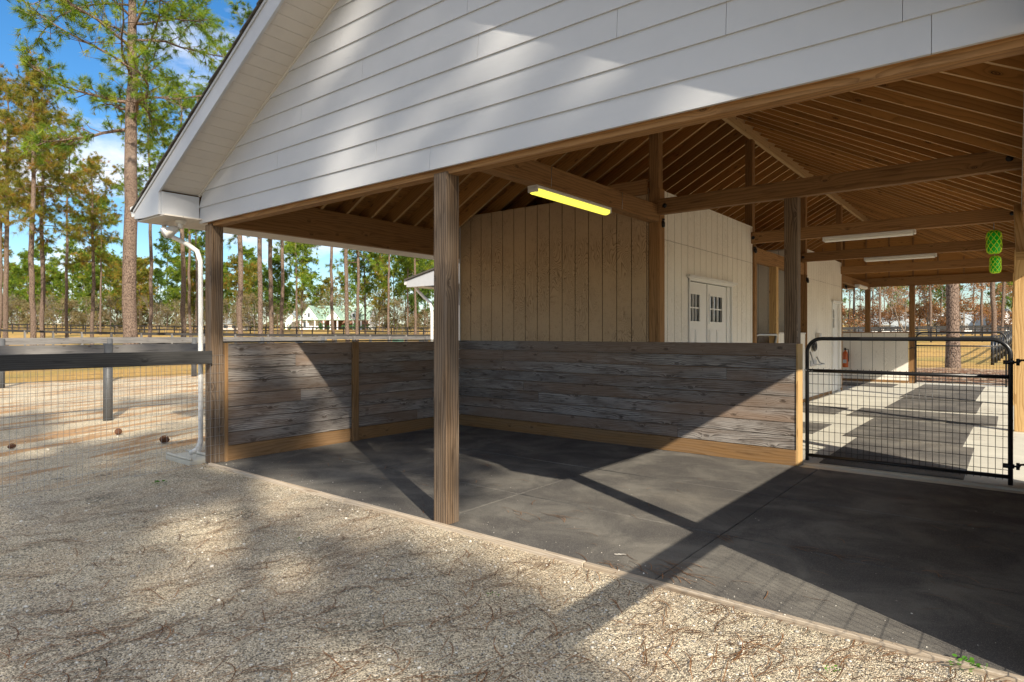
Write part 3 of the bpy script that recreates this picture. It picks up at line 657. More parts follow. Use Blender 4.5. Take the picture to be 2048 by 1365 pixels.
# wall items in the aisle
t = thing('fire_extinguisher', 'orange red fire extinguisher on the low white far wall', 'fire extinguisher', (-4.17, 21.72, .45))
MB().lathe((-4.17, 21.70, .42), [(0, 0), (.07, .0), (.078, .02), (.078, .40), (.06, .47), (.025, .50), (.025, .53)], 16).build('cylinder', M['orange'], t)
MB().box((-4.19, 21.66, .95), (-4.15, 21.76, 1.02)).tube([(-4.17, 21.70, .98), (-4.08, 21.68, .97), (-4.07, 21.67, .8), (-4.075, 21.68, .6)], .012, 6).build('valve', M['black'], t)
MB().box((-4.22, 21.614, .55), (-4.12, 21.622, .66)).build('tag', M['trim'], t)
t = thing('hose_reel', 'round black hose coil on the white wall behind the gate', 'hose reel', (-3.50, 15.0, 1.1))
mb = MB()
for k_ in range(4): mb.tube([(-3.49+.012*(k_ % 2), 15.02+(.13+.0*k_)*math.cos(i*.393)*(1-k_*.16), 1.18+.11*math.sin(i*.393)*(1-k_*.16)) for i in range(16)], .016, 6, closed=True)
mb.build('coil', M['black'], t)
MB().box((-3.53, 14.98, 1.14), (-3.50, 15.06, 1.22)).build('bracket', M['black'], t)
t = thing('saddle_rack', 'open wire saddle rack on the white wall behind the gate', 'rack', (-3.5, 15.0, .8))
MB().tube([(-3.52, 14.75, 1.06), (-3.45, 14.77, .80), (-3.35, 14.80, .78), (-3.35, 15.26, .78), (-3.45, 15.29, .80), (-3.52, 15.33, .93)], .014, 6).build('rack_bar', M['wire'], t)
MB().box((-3.53, 14.79, .74), (-3.51, 15.28, .86)).build('mount_plate', M['trim'], t)
t = thing('wall_box', 'small pale junction box above the gate rail on the white wall', 'junction box', (-3.5, 15.35, 1.31))
MB().box((-3.53, 15.25, 1.31), (-3.44, 15.45, 1.47), 2).build('box_body', M['vinyl'], t, bevel=.01); MB().box((-3.438, 15.29, 1.35), (-3.432, 15.41, 1.43), 2).build('box_cover', M['whitewall'], t)
# ------------------------------------------------------------ rubber mats
ys = [3.386, 4.46, 5.80, 7.28]; xs = [-6.975, -5.32, -3.49, -1.655, .13]
rown = ['front row, along the curb', 'middle row of the front bay', 'back row, against the plank wall']; coln = ['at the left wall', 'second from the left wall', 'third from the left wall', 'at the right side']
def mat_(x0, y0, x1, y1, label, group, z=0., rz=0.):
    t = thing('rubber_mat', label, 'rubber mat', ((x0+x1)/2, (y0+y1)/2, z), group); c = t.location
    mb = MB().box((x0, y0, z), (x1, y1, z+.013)); o = mb.build('mat_slab', M['rubber'], t, bevel=.004); t.rotation_euler.z = rz
    for y_ in (y0+.004, y1-.004): MB().tube([(x0+.01, y_, z+.0125), (x1-.01, y_, z+.0125)], .002, 4).build('mat_lip', M['rubber'], t)
for j in range(3):
    for i in range(4):
        j2 = .0035
        mat_(xs[i]+j2, ys[j]+j2, xs[i+1]-j2, ys[j+1]-j2, 'black rubber mat in the %s, %s' % (rown[j], coln[i]), 'rubber mats covering the front bay', -.011+.001*((i+j) % 2))
for (a, lab) in (((-1.73, 7.62, -.42, 9.78), 'black aisle mat just inside the near gate'), ((-1.92, 9.86, -.54, 12.2), 'second aisle mat from the near gate'), ((-2.36, 12.36, -.26, 13.80), 'wide aisle mat laid crosswise beyond the second one'),
    ((-2.02, 14.10, -.58, 16.62), 'aisle mat beyond the crosswise one'), ((-2.10, 16.8, -.70, 21.4), 'long aisle mat ending at the far gate'), ((-3.45, 12.4, -2.55, 13.65), 'small mat against the white wall beside the tack bay'),
    ((-3.40, 9.80, -2.30, 10.98), 'small mat at the white double door'), ((-4.05, 19.7, -2.66, 20.95), 'mat in front of the low far wall')):
    mat_(a[0], a[1], a[2], a[3], lab, 'loose mats on the concrete aisle', .002, rng.uniform(-.006, .006))
# ------------------------------------------------------------ gates
def gate(name, label, x0, x1, Y, zb, zt, rad, nv, nh, hinge_right=True, corner=.15, dz=0):
    t = thing(name, label, 'gate', ((x0+x1)/2, Y, 0)); pts = []
    pts.append((x0, Y, zb-.03))
    pts.append((x0, Y, zt-corner))
    for i in range(1, 8): a = math.pi/2*i/7; pts.append((x0+corner-corner*math.cos(a), Y, zt-corner+corner*math.sin(a)))
    pts.append((x1-corner, Y, zt))
    for i in range(1, 8): a = math.pi/2*i/7; pts.append((x1-corner+corner*math.sin(a), Y, zt-corner+corner*math.cos(a)))
    pts.append((x1, Y, zb-.045))
    MB().tube(pts, rad, 14).build('frame', M['blackmetal'], t)
    zm = zb+(zt-zb)*.733
    MB().tube([(x0, Y, zm), (x1, Y, zm)], rad*.95, 12).build('middle_rail', M['blackmetal'], t)
    MB().tube([(x0, Y, zb+.03), (x1, Y, zb+.03)], rad*.95, 12).build('bottom_rail', M['blackmetal'], t)
    mb = MB()
    for i in range(nv):
        x = x0+.03+(x1-x0-.06)*(i+.5)/nv; mb.tube([(x, Y-.006, zb), (x+rng.uniform(-.003, .003), Y-.006, (zb+zm)/2), (x, Y-.006, zm+.03)], .0028, 5)
    for i in range(nh):
        z_ = zb+.03+(zm-zb-.03)*(i+.6)/nh; mb.tube([(x0, Y, z_), ((x0+x1)/2, Y, z_+rng.uniform(-.003, .003)), (x1, Y, z_)], .0028, 5)
    mb.build('wire_mesh', M['blackmetal'], t); return t
t = gate('gate', 'near black tubular gate with wire mesh beside the plank half wall', -1.845, -.055, 7.60, .055, 1.385, .0205, 31, 9)
for z_ in (.19, 1.17):
    h = MB().box((-.11, 7.57, z_-.018), (-.025, 7.63, z_+.018)).tube([(-.035, 7.60, z_), (.01, 7.60, z_), (.02, 7.60, z_+.02), (.075, 7.66, z_+.02)], .010, 8).tube([(.0, 7.60, z_-.03), (.0, 7.60, z_+.035)], .014, 8)
    h.build('hinge', M['blackmetal'], t)
mb = MB()
for i in range(6): mb.tube([(-1.865+.014*i+.009*math.cos(a*.785), 7.585+(.007*math.sin(a*.785) if i % 2 else 0), 1.035-.002*i+(0 if i % 2 else .007*math.sin(a*.785))) for a in range(8)], .0022, 4, closed=True)
mb.build('latch_chain', M['wire'], t)
t = gate('gate', 'far black tubular gate closing the end of the aisle', -2.33, -.25, 21.80, .045, 1.495, .022, 28, 8, corner=.2)
MB().tube([(-2.33, 21.8, 1.03), (-2.42, 21.76, 1.05), (-2.50, 21.76, 1.0)], .012, 6).build('latch', M['blackmetal'], t)
# ------------------------------------------------------------ fences
def round_post(parent, x, y, z0, z1, r=.075, mat='greymetal', name='post', cap=True):
    mb = MB().tube([(x, y, z0), (x, y, z1)], [r*1.04, r], 14, cap=True); o = mb.build(name, M[mat], parent)
    return o
def mesh_panel(parent, p0, p1, z0, z1, dv=.0508, dh=.1, r=.0013, mat='wire', n=4, name='wire_mesh'):
    p0, p1 = Vector(p0), Vector(p1); Ln = (p1-p0).length; d = (p1-p0)/Ln; mb = MB(); side = Vector((-d.y, d.x, 0))
    k = int(Ln/dv)
    for i in range(k+1):
        q = p0+d*(i*dv); w = side*rng.uniform(-.006, .006)+d*rng.uniform(-.003, .003); mb.tube([(q.x, q.y, z0), tuple((q+w)+Vector((0, 0, (z0+z1)/2))), (q.x, q.y, z1)], r, n, cap=False)
    z = z1
    while z > z0-.001:
        pts = []
        for i in range(9):
            q = p0+d*(Ln*i/8); pts.append((q.x+side.x*.004*math.sin(i*2.1+z*9), q.y+side.y*.004*math.sin(i*2.1+z*9), z+.004*math.sin(i*1.7+z*7)))
        mb.tube(pts, r, n, cap=False); z -= dh
    return mb.build(name, M[mat], parent)
t = thing('fence', 'near black plank fence with galvanised mesh joined to the front left post', 'fence', (-6.95, 2.0, 0))
MB().beam((-6.95, 3.372, 1.181), (-6.99, -1.6, 1.181), .038, .143, (0, 0, 1)).build('rail', M['blackwood'], t, bevel=.004)
mesh_panel(t, (-6.968, 3.52, 0), (-7.01, -1.5, 0), -.01, 1.20)
round_post(t, -7.07, -.2, -.1, 1.28, mat='greymetal')
t = thing('fence', 'black plank and mesh fence running forward from the front right post', 'fence', (.12, 2.0, 0))
MB().beam((.12, 3.372, 1.181), (.12, -2.4, 1.181), .038, .143, (0, 0, 1)).build('rail', M['blackwood'], t)
mesh_panel(t, (.14, 3.37, 0), (.14, -2.4, 0), -.01, 1.12, r=.0017)
round_post(t, .22, .9, -.1, 1.28); round_post(t, .22, -1.8, -.1, 1.28)
def rail_fence(label, pts, zs, hb, posts, mesh=None, post_r=.07, mat='greyrail', pmat='greymetal', zp=1.3, tk=.035, cat='fence', group=None, square=False):
    t = thing('fence', label, cat, (pts[0][0], pts[0][1], gz(*pts[0])), group)
    for zc in zs:
        mb = MB()
        for i in range(len(pts)-1):
            (x0, y0), (x1, y1) = pts[i], pts[i+1]; L_ = math.hypot(x1-x0, y1-y0); n = max(1, round(L_/4.9))
            for k in range(n):
                a = (x0+(x1-x0)*k/n, y0+(y1-y0)*k/n); b = (x0+(x1-x0)*(k+1)/n, y0+(y1-y0)*(k+1)/n)
                mb.beam((a[0], a[1], gz(*a)+zc+rng.uniform(-.01, .01)), (b[0], b[1], gz(*b)+zc+rng.uniform(-.01, .01)), tk, hb)
        mb.build('rail', M[mat], t)
    for (x, y) in posts:
        z0 = gz(x, y)
        if square: MB().box((x-.06, y-.06, z0-.1), (x+.06, y+.06, z0+zp), 2).build('post', M[pmat], t)
        else: round_post(t, x, y, z0-.1, z0+zp, post_r, pmat)
    if mesh:
        for i in range(len(pts)-1): mesh_panel(t, (*pts[i], 0), (*pts[i+1], 0), mesh[0], mesh[1], dv=.1, dh=.15, r=.002, mat='greymetal', n=3)
    return t
# second fence (round post seen beside the near fence)
dx, dy = (-.03, 1.0)
pB = lambda s: (-11.99+.012*s, 4.06+s)
rail_fence('grey plank fence with round posts behind the near mesh fence', [pB(-4.2), pB(7.2)], [1.20], .145, [pB(0.0), pB(-3.4), pB(3.6), pB(7.1)], mesh=(.0, 1.22))
a = np.array(cam_ray_point(2, 17.1)[:2]); b = np.array(cam_ray_point(388, 21.9)[:2]); u_ = (b-a); e_ = a+u_*2.09; a2 = a-u_*1.5
rail_fence('long grey plank fence ending in front of the distant white house', [tuple(a2), tuple(e_)], [1.265], .19, [tuple(a+u_*k) for k in (-1, -.5, 0, .5, 1, 1.5, 2.05)], post_r=.085, zp=1.33)
g0 = cam_ray_point(-60, 45)[:2]; g1 = cam_ray_point(960, 38)[:2]
def along(p, q, n): return [(p[0]+(q[0]-p[0])*i/n, p[1]+(q[1]-p[1])*i/n) for i in range(n+1)]
rail_fence('dark plank fence across the yellow pasture', [g0, g1], [1.38, .75], .15, along(g0, g1, 16), mat='blackwood', zp=1.42, square=True, pmat='greyrail')
g2 = cam_ray_point(640, 30)[:2]; g3 = cam_ray_point(1010, 27)[:2]
rail_fence('grey plank fence seen below the neighbouring eave', [g2, g3], [1.30, .85, .4], .14, along(g2, g3, 5), mat='greyrail', zp=1.38, square=True, pmat='greyrail')
h0 = cam_ray_point(-200, 96)[:2]; h1 = cam_ray_point(1010, 88)[:2]
rail_fence('distant black board fence in front of the woods', [h0, h1], [1.35, .85, .35], .15, along(h0, h1, 40), mat='blackmetal', zp=1.45, square=True, pmat='blackmetal', tk=.05)
k0 = cam_ray_point(1560, 62)[:2]; k1 = cam_ray_point(2330, 60)[:2]
rail_fence('black board fence beyond the far gate, crossing the pasture', [k0, k1], [1.36, .95, .5], .15, along(k0, k1, 15), mat='blackmetal', zp=1.45, square=True, pmat='blackmetal', tk=.05)
k0 = cam_ray_point(1560, 74)[:2]; k1 = cam_ray_point(2330, 76)[:2]
rail_fence('further black board fence behind the pasture fence', [k0, k1], [1.36, .95, .5], .15, along(k0, k1, 20), mat='blackmetal', zp=1.45, square=True, pmat='blackmetal', tk=.05)
k0 = cam_ray_point(1985, 30)[:2]; k1 = (k0[0]+.6, k0[1]+22)
rail_fence('black fence with posts running away beyond the far gate', [k0, k1], [1.3, .85, .4], .12, along(k0, k1, 8), mat='blackmetal', zp=1.4, pmat='blackmetal')
# splash block, cones
t = thing('splash_block', 'pale concrete splash pad under the downspout', 'splash block', (-7.55, 3.40, 0))
MB().box((-7.75, 3.22, -.05), (-7.15, 3.50, .03)).build('pad', M['concrete'], t, bevel=.012)
MB().box((-7.75, 3.22, .031), (-7.15, 3.26, .06)).box((-7.75, 3.46, .031), (-7.15, 3.50, .06)).build('pad_edge', M['concrete'], t, bevel=.01)
M['cone'] = simple('cone_scales', (.12, .055, .03), .8)
def cone(x, y, r, label, open_=1.):
    mb = MB(); rx = rng.uniform(0, 6.28)
    ax = Vector((math.cos(rx), math.sin(rx), .15)).normalized(); sx = ax.cross(Vector((0, 0, 1))).normalized(); sy = ax.cross(sx); c = Vector((x, y, r*.8))
    mb.tube([c-ax*r*1.1, c, c+ax*r*1.1], [r*.4, r*.55, r*.2], 8)
    for i in range(90):
        t_ = i/90; a = i*2.4; q = c+ax*(r*(-1.1+2.2*t_)); rad = r*(1.05*math.sin(math.pi*(.12+.8*t_))); d = sx*math.cos(a)+sy*math.sin(a)
        tip = q+d*rad+ax*r*.12; w = ax.cross(d)*r*.2
        mb.poly([q-w, q+w, tip+w*1.1, tip-w*1.1]); mb.poly([tip-w*1.1, tip+w*1.1, tip+ax*r*.12+w, tip+ax*r*.12-w])
    o = mb.build('pine_cone', M['cone'], loc=(x, y, 0), smooth=False); tag(o, label, 'pine cone', 'pine cones on the gravel')
cone(-8.83, 3.66, .052, 'dark brown pine cone nearest the downspout'); cone(-10.1, 3.55, .045, 'reddish pine cone farther along the gravel behind the mesh'); cone(-9.85, 2.26, .036, 'small open pine cone on the sunlit gravel behind the mesh')
# ------------------------------------------------------------ ground sheet
def ground_sheet():
    rs = [0.0]; r = .6
    while r < 900: rs.append(r); r *= 1.12
    n = 120; V = [(0, 0, gz(0, 0))]; F = []
    for r in rs[1:]:
        for k in range(n):
            a = 2*math.pi*k/n; x, y = r*math.cos(a), r*math.sin(a)
            V.append((x, y, gz(x, y) if r < 420 else gz(420, 0)))
    me = bpy.data.meshes.new('ground')
    for k in range(n): F.append((0, 1+k, 1+(k+1) % n))
    for i in range(len(rs)-2):
        for k in range(n): F.append((1+i*n+k, 1+(i+1)*n+k, 1+(i+1)*n+(k+1) % n, 1+i*n+(k+1) % n))
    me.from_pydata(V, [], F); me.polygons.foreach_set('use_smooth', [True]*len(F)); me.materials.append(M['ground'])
    o = bpy.data.objects.new('ground', me); COL.objects.link(o); tag(o, kind='structure')
ground_sheet()
# loose pebbles and fallen needles on the gravel
nr = np.random.default_rng(3)
def on_ground_samples(n, zmin, zmax, xmin=-60, xmax=2100, filt=None):
    out = []
    while len(out) < n:
        z = zmin*(zmax/zmin)**(nr.random()**.8); px = xmin+(xmax-xmin)*nr.random(); x, y, _ = cam_ray_point(px, z)
        if filt is None or filt(x, y): out.append((x, y))
    return np.array(out)
gravel = lambda x, y: (y < 3.33 or x < -7.2) and not (x > .1) and y < 14
P = on_ground_samples(5200, 1.9, 9, filt=gravel)
P = np.concatenate([P, [(nr.uniform(-6.9, 0), 3.35+nr.exponential(.16)) for _ in range(190)]])
ico = np.array([(0, 0, 1), (.89, 0, .45), (.28, .85, .45), (-.72, .53, .45), (-.72, -.53, .45), (.28, -.85, .45), (.72, .53, -.45), (-.28, .85, -.45), (-.89, 0, -.45), (-.28, -.85, -.45), (.72, -.53, -.45), (0, 0, -1)])
icf = np.array([(0, 1, 2), (0, 2, 3), (0, 3, 4), (0, 4, 5), (0, 5, 1), (1, 6, 2), (2, 7, 3), (3, 8, 4), (4, 9, 5), (5, 10, 1), (2, 6, 7), (3, 7, 8), (4, 8, 9), (5, 9, 10), (1, 10, 6), (11, 7, 6), (11, 8, 7), (11, 9, 8), (11, 10, 9), (11, 6, 10)])
sc = nr.lognormal(-5.45, .38, len(P)); sc[5200:] *= .6; V = []; F = []; rn = []
for i, (x, y) in enumerate(P):
    s = sc[i]*np.array([nr.uniform(.8, 1.5), nr.uniform(.8, 1.3), nr.uniform(.5, .8)]); a = nr.uniform(0, 6.28); q = ico*s*nr.uniform(.85, 1.15, (12, 1))
    q = np.stack([q[:, 0]*math.cos(a)-q[:, 1]*math.sin(a), q[:, 0]*math.sin(a)+q[:, 1]*math.cos(a), q[:, 2]], 1)+[x, y, (-.017 if y < 3.34 or x < -7.1 else (.012 if y < 3.386 else .003))+s[2]*.3]
    V.append(q); F.append(icf+12*i); rn += [nr.random()]*20
o = np_mesh('gravel_stones', np.concatenate(V), np.concatenate(F), M['pebble'], rnd=rn); tag(o, kind='stuff')
def needle_mesh(pts, lens, dirs, z0, wid=.0023, jit=.5):
    V = []; F = []; rn = []; b = 0
    for (x, y), L_, a in zip(pts, lens, dirs):
        k = nr.uniform(-2.6, 2.6); n = 6; p = np.array([x, y]); h = a-k*L_/2; r_ = nr.random(); lift = nr.random()*.008
        for i in range(n+1):
            d = np.array([math.cos(h), math.sin(h)]); nn = np.array([-d[1], d[0]])*wid*(1-.5*abs(i/n-.5))
            z = z0+.003+lift*math.sin(i/n*3.14)
            V.append((*(p+nn), z)); V.append((*(p-nn), z+.0006)); p = p+d*L_/n; h += k*L_/n*3
        for i in range(n): F.append((b+2*i, b+2*i+1, b+2*i+3, b+2*i+2)); rn.append(r_)
        b += 2*(n+1)
    return np.array(V), np.array(F), rn
dirm = R(HEAD)+R(28)                                  # washed lines run up to the right in the view
cl = on_ground_samples(250, 2.0, 13, filt=gravel); pts = []; ln = []; dr = []
for (x, y) in cl:
    a0 = dirm+nr.normal(0, .35)
    for k in range(nr.integers(3, 14)):
        t_ = nr.normal(0, .16); s_ = nr.normal(0, .022); pts.append((x+math.cos(a0)*t_-math.sin(a0)*s_, y+math.sin(a0)*t_+math.cos(a0)*s_)); ln.append(nr.uniform(.10, .26)); dr.append(a0+nr.normal(0, .22))
for (x, y) in on_ground_samples(1300, 2.0, 12, filt=gravel): pts.append((x, y)); ln.append(nr.uniform(.06, .24)); dr.append(dirm+nr.normal(0, .7))
pts = [p for p in pts]; keep = [i for i, p in enumerate(pts) if p[1] < 3.3 or p[0] < -7.2]
V, F, rn = needle_mesh([pts[i] for i in keep], [ln[i] for i in keep], [dr[i] for i in keep], -.016)
P = on_ground_samples(260, 2.9, 11, 500, 2100, lambda x, y: 3.45 < y < 7.2 and -6.9 < x < .1); c2 = []; 
seam = [(x, y) for x, y in P if nr.random() < .6]
for (sx_, sy_) in ((-1.66, 3.5), (-1.7, 3.7), (-1.65, 4.4), (-.9, 4.5), (-.3, 5.8), (-3.2, 4.0), (-2.9, 4.1), (-.8, 6.4), (-4.6, 5.2), (-2.0, 3.45), (-1.2, 4.5), (-.4, 4.55), (-1.62, 3.6), (-5.0, 5.6)):
    for k in range(9): seam.append((sx_+nr.normal(0, .07), sy_+nr.normal(0, .025)))
V2, F2, rn2 = needle_mesh(seam, nr.uniform(.05, .19, len(seam)), nr.normal(-.1, .5, len(seam)), .0035)
P3 = [(x, y) for x, y in on_ground_samples(150, 8.3, 22, 1600, 2046, lambda x, y: 7.7 < y < 22 and (-.6 < x < 0))]
V3, F3, rn3 = needle_mesh(P3, nr.uniform(.05, .17, len(P3)), nr.uniform(0, 3.1, len(P3)), .004, .003)
F2 = F2+len(V); F3 = F3+len(V)+len(V2)
o = np_mesh('fallen_pine_needles', np.concatenate([V, V2, V3]), np.concatenate([F, F2, F3]), M['fallen'], rnd=list(rn)+list(rn2)+list(rn3)); tag(o, kind='stuff')
# pale flakes on the mats
mb = MB()
for (x, y) in on_ground_samples(60, 3.0, 10, 480, 2040, lambda x, y: 3.45 < y < 7.2 and -6.9 < x < .1): s = nr.uniform(.002, .006); a = nr.uniform(0, 6); mb.poly([(x+s*math.cos(a+k)*(1+.4*nr.random()), y+s*math.sin(a+k), .0065+.001*(k % 2)) for k in (0, 1.3, 2.6, 3.9, 5)])
for k in range(3): mb.poly([(-2.03+.02*k+.02*math.cos(a), 3.62+.012*math.sin(a)+.01*k, .0075+.002*k) for a in (0, 1, 2, 3, 4, 5)])
tag(mb.build('litter_flakes', M['pebble']), kind='stuff')
# weeds along the curb
def weed(px, z, r, label, n=26):
    x, y, _ = cam_ray_point(px, z); mb = MB()
    for i in range(n):
        a = nr.uniform(0, 6.28); rr_ = r*nr.uniform(.2, 1); c = Vector((x+math.cos(a)*rr_, y+math.sin(a)*rr_, -.01+nr.uniform(.005, .03))); l = r*nr.uniform(.22, .4); u = Vector((math.cos(a+nr.normal(0, .6)), math.sin(a+nr.normal(0, .6)), nr.uniform(.1, .7))).normalized(); w = u.cross(Vector((0, 0, 1))).normalized()*l*.55
        mb.poly([c, c+u*l*.4+w, c+u*l*.9+w*.8, c+u*l, c+u*l*.9-w*.8, c+u*l*.4-w])
    tag(mb.build('weed', M['weed'], loc=(x, y, -.015)), label, 'weed', 'small weeds in the gravel')
weed(1930, 2.73, .05, 'bright green weed clump close to the curb board, lower right', 40); weed(1965, 2.70, .03, 'small weed just right of the bright clump by the curb', 18); weed(1665, 2.68, .03, 'tiny weed left of the curb clumps', 14); weed(322, 6.1, .06, 'green weed tuft on the gravel below the downspout', 22); weed(600, 4.4, .03, 'tiny green sprig on the gravel left of the front post', 10); weed(985, 4.55-1.1, .03, 'tiny weed in the trunk of the dark shadow', 10)
# ------------------------------------------------------------ trees
def tubes_np(paths, n=6):
    V = []; F = []; b = 0
    for P, Rr in paths:
        P = np.array(P, float); m = len(P); T = np.gradient(P, axis=0); T /= np.linalg.norm(T, axis=1)[:, None]+1e-9
        ref = np.array([0, 0, 1.]) if abs(T[0][2]) < .9 else np.array([1., 0, 0]); X = np.cross(T, ref); X /= np.linalg.norm(X, axis=1)[:, None]+1e-9; Y = np.cross(T, X)
        a = np.arange(n)*2*np.pi/n
        ring = P[:, None]+(X[:, None]*np.cos(a)[None, :, None]+Y[:, None]*np.sin(a)[None, :, None])*np.array(Rr)[:, None, None]
        V.append(ring.reshape(-1, 3)); i = np.arange(m-1)[:, None]*n; k = np.arange(n)[None]; k2 = (k+1) % n
        F.append(np.stack([b+i+k, b+i+k2, b+i+n+k2, b+i+n+k], -1).reshape(-1, 4)); b += m*n
    return np.concatenate(V), np.concatenate(F)
def unit(v): return v/(np.linalg.norm(v)+1e-9)
def pine(seed, H, c0, Rmax, r0, nb, blades, bl, bw, lean=0., tuft_step=.45, sub=4, n=7, flat=.0, clump=1.0):
    g = np.random.default_rng(seed); paths = []
    ts = np.linspace(0, 1, 16); wob = np.stack([np.cumsum(g.normal(0, .05*H/22, 16)), np.cumsum(g.normal(0, .05*H/22, 16)), np.zeros(16)], 1); wob -= wob[0]
    tr = np.stack([ts*lean*H, ts*0, ts*H], 1)+wob; rad = r0*(1-.22*ts-.66*ts**3.0); rad[0] *= 1.25; paths.append((tr, rad))
    at = lambda h: np.array([np.interp(h/H, ts, tr[:, j]) for j in range(3)])
    tuft = []
    for i in range(nb):
        f = ((i+g.random()*.6)/nb)**.9; h = c0+(H-c0)*f; a = i*2.4+g.normal(0, .5); Lr = Rmax*(.55+.65*math.sin(math.pi*min(1, .25+f*.72)))*g.uniform(.55, 1.15)*(1.0 if f < .9 else .55)
        up = g.uniform(-.12, .35)+f*.5; d = unit(np.array([math.cos(a), math.sin(a), up])); p = at(h); pts = [p]; m = 7; br = r0*(.30-.16*f)*g.uniform(.7, 1.1)
        for k in range(m):
            d = unit(d+g.normal(0, .17, 3)+np.array([0, 0, .07*(k-2)*(.5 if g.random() < .7 else -1.)])); p = p+d*Lr/m; pts.append(p)
        pts = np.array(pts); paths.append((pts, br*np.linspace(1, .22, m+1)))
        for k in range(2, m+1):
            for q in range(sub if k < m else sub+1):
                sd_ = unit(pts[k]-pts[k-1]+g.normal(0, .75, 3)+np.array([0, 0, .15])); sl = Lr*g.uniform(.12, .36)*(1.15-.08*k); s0 = pts[k]-(pts[k]-pts[k-1])*g.random()
                mid = s0+sd_*sl*.5+g.normal(0, .05, 3)*sl; e = mid+unit(sd_+g.normal(0, .35, 3)+np.array([0, 0, .25]))*sl*.5; paths.append(([s0, mid, e], br*np.array([.28, .2, .1])))
                tuft.append((e, unit(e-mid)))
                if g.random() < .62*clump: tuft.append((mid+(e-mid)*.45+g.normal(0, .08, 3), unit(sd_+g.normal(0, .4, 3))))
                if g.random() < .5*clump: tuft.append((e+g.normal(0, .22, 3)*bl/.3, unit(g.normal(0, 1, 3)+np.array([0, 0, .6]))))
    V, F = tubes_np([paths[0]], 12); V2, F2 = tubes_np([(p, r) for p, r in paths[1:]], 4 if blades < 25 else 5)
    TV = np.concatenate([V, V2]); TF = np.concatenate([F, F2+len(V)])
    C = np.array([t[0] for t in tuft]); D = np.array([t[1] for t in tuft]); N = len(C)
    dirs = g.normal(0, 1, (N, blades, 3)); dirs /= np.linalg.norm(dirs, axis=2)[..., None]; dirs = dirs*.85+D[:, None]*.95; dirs /= np.linalg.norm(dirs, axis=2)[..., None]
    dirs[..., 2] -= .12; ln = bl*g.uniform(.65, 1.15, (N, blades, 1))
    side = np.cross(dirs, g.normal(0, 1, (N, blades, 3))); side /= np.linalg.norm(side, axis=2)[..., None]+1e-9
    base = C[:, None]+D[:, None]*g.uniform(-.35, .15, (N, blades, 1))*bl
    a_ = base+side*bw/2; b_ = base-side*bw/2; c_ = base+dirs*ln; c_[..., 2] -= .10*ln[..., 0]
    CV = np.stack([a_, b_, c_], 2).reshape(-1, 3); CF = np.arange(len(CV)).reshape(-1, 3)
    rn = np.clip(np.repeat(g.normal(.45, .27, N), blades)+g.normal(0, .12, N*blades), 0, 1)
    return (TV, TF), (CV, CF, rn)
def bare(seed, H, r0, depth=4, leaves=0, lsize=.1, spread=.55, mult=3, start=.25):
    g = np.random.default_rng(seed); paths = []; tips = []
    def grow(p, d, L_, r, k):
        pts = [p]; dd = d
        for i in range(3): dd = unit(dd+g.normal(0, .12, 3)); pts.append(pts[-1]+dd*L_/3)
        paths.append((pts, np.linspace(r, r*.6, 4)))
        if k == 0: tips.append((pts[-1], dd)); tips.append((pts[-2], dd)); return
        for q in range(mult):
            nd = unit(dd+g.normal(0, spread, 3)+np.array([0, 0, .15])); grow(pts[-1-(q % 2)] if k < depth else pts[1+(q % 3)], nd, L_*g.uniform(.5, .8), r*.55, k-1)
        grow(pts[-1], unit(dd+g.normal(0, .1, 3)), L_*.72, r*.6, k-1)
    grow(np.zeros(3), np.array([0, 0, 1.]), H*.34, r0, depth)
    V, F = tubes_np(paths, 3)
    if not leaves: return (V, F), None
    C = np.array([t[0] for t in tips]); idx = g.integers(0, len(C), leaves); c = C[idx]+g.normal(0, .22, (leaves, 3))*H/8
    d = g.normal(0, 1, (leaves, 3)); d /= np.linalg.norm(d, axis=1)[:, None]; e = np.cross(d, g.normal(0, 1, (leaves, 3))); e /= np.linalg.norm(e, axis=1)[:, None]; s = lsize*g.uniform(.5, 1.2, (leaves, 1))
    CV = np.stack([c-d*s, c+e*s*.6, c+d*s, c-e*s*.6], 1).reshape(-1, 3); CF = np.arange(len(CV)).reshape(-1, 4)
    rn = np.clip(np.repeat(g.normal(.5, .28, 1), leaves)*0+.5+.25*np.sin(idx*.37)+g.normal(0, .15, leaves), 0, 1)
    return (V, F), (CV, CF, rn)
PROTO = {}
def proto(key, data, tmat, cmat, tname='trunk', cname='crown'):
    (TV, TF), C = data; PROTO[key] = []
    root = bpy.data.objects.new(key, None)
    t = np_mesh(tname, TV, TF, tmat, smooth=True); COL.objects.unlink(t); PROTO[key].append(t)
    if C is not None: c = np_mesh(cname, C[0], C[1], cmat, rnd=C[2]); COL.objects.unlink(c); PROTO[key].append(c)
def plant(name, key, loc, label, cat, scale=1., rz=None, group=None, sz=None, mats=None):
    root = bpy.data.objects.new(name, None); COL.objects.link(root); root.location = loc; root.rotation_euler.z = rng.uniform(0, 6.28) if rz is None else rz
    root.scale = (scale, scale, sz or scale); tag(root, label, cat, group)
    for i, ch in enumerate(PROTO[key]):
        c = ch.copy(); COL.objects.link(c); c.parent = root
        if mats and mats[i]:
            c.material_slots[0].link = 'OBJECT'; c.material_slots[0].material = mats[i]
    return root
def ground_at(px, z): x, y, _ = cam_ray_point(px, z); return (x, y, gz(x, y)-.08)
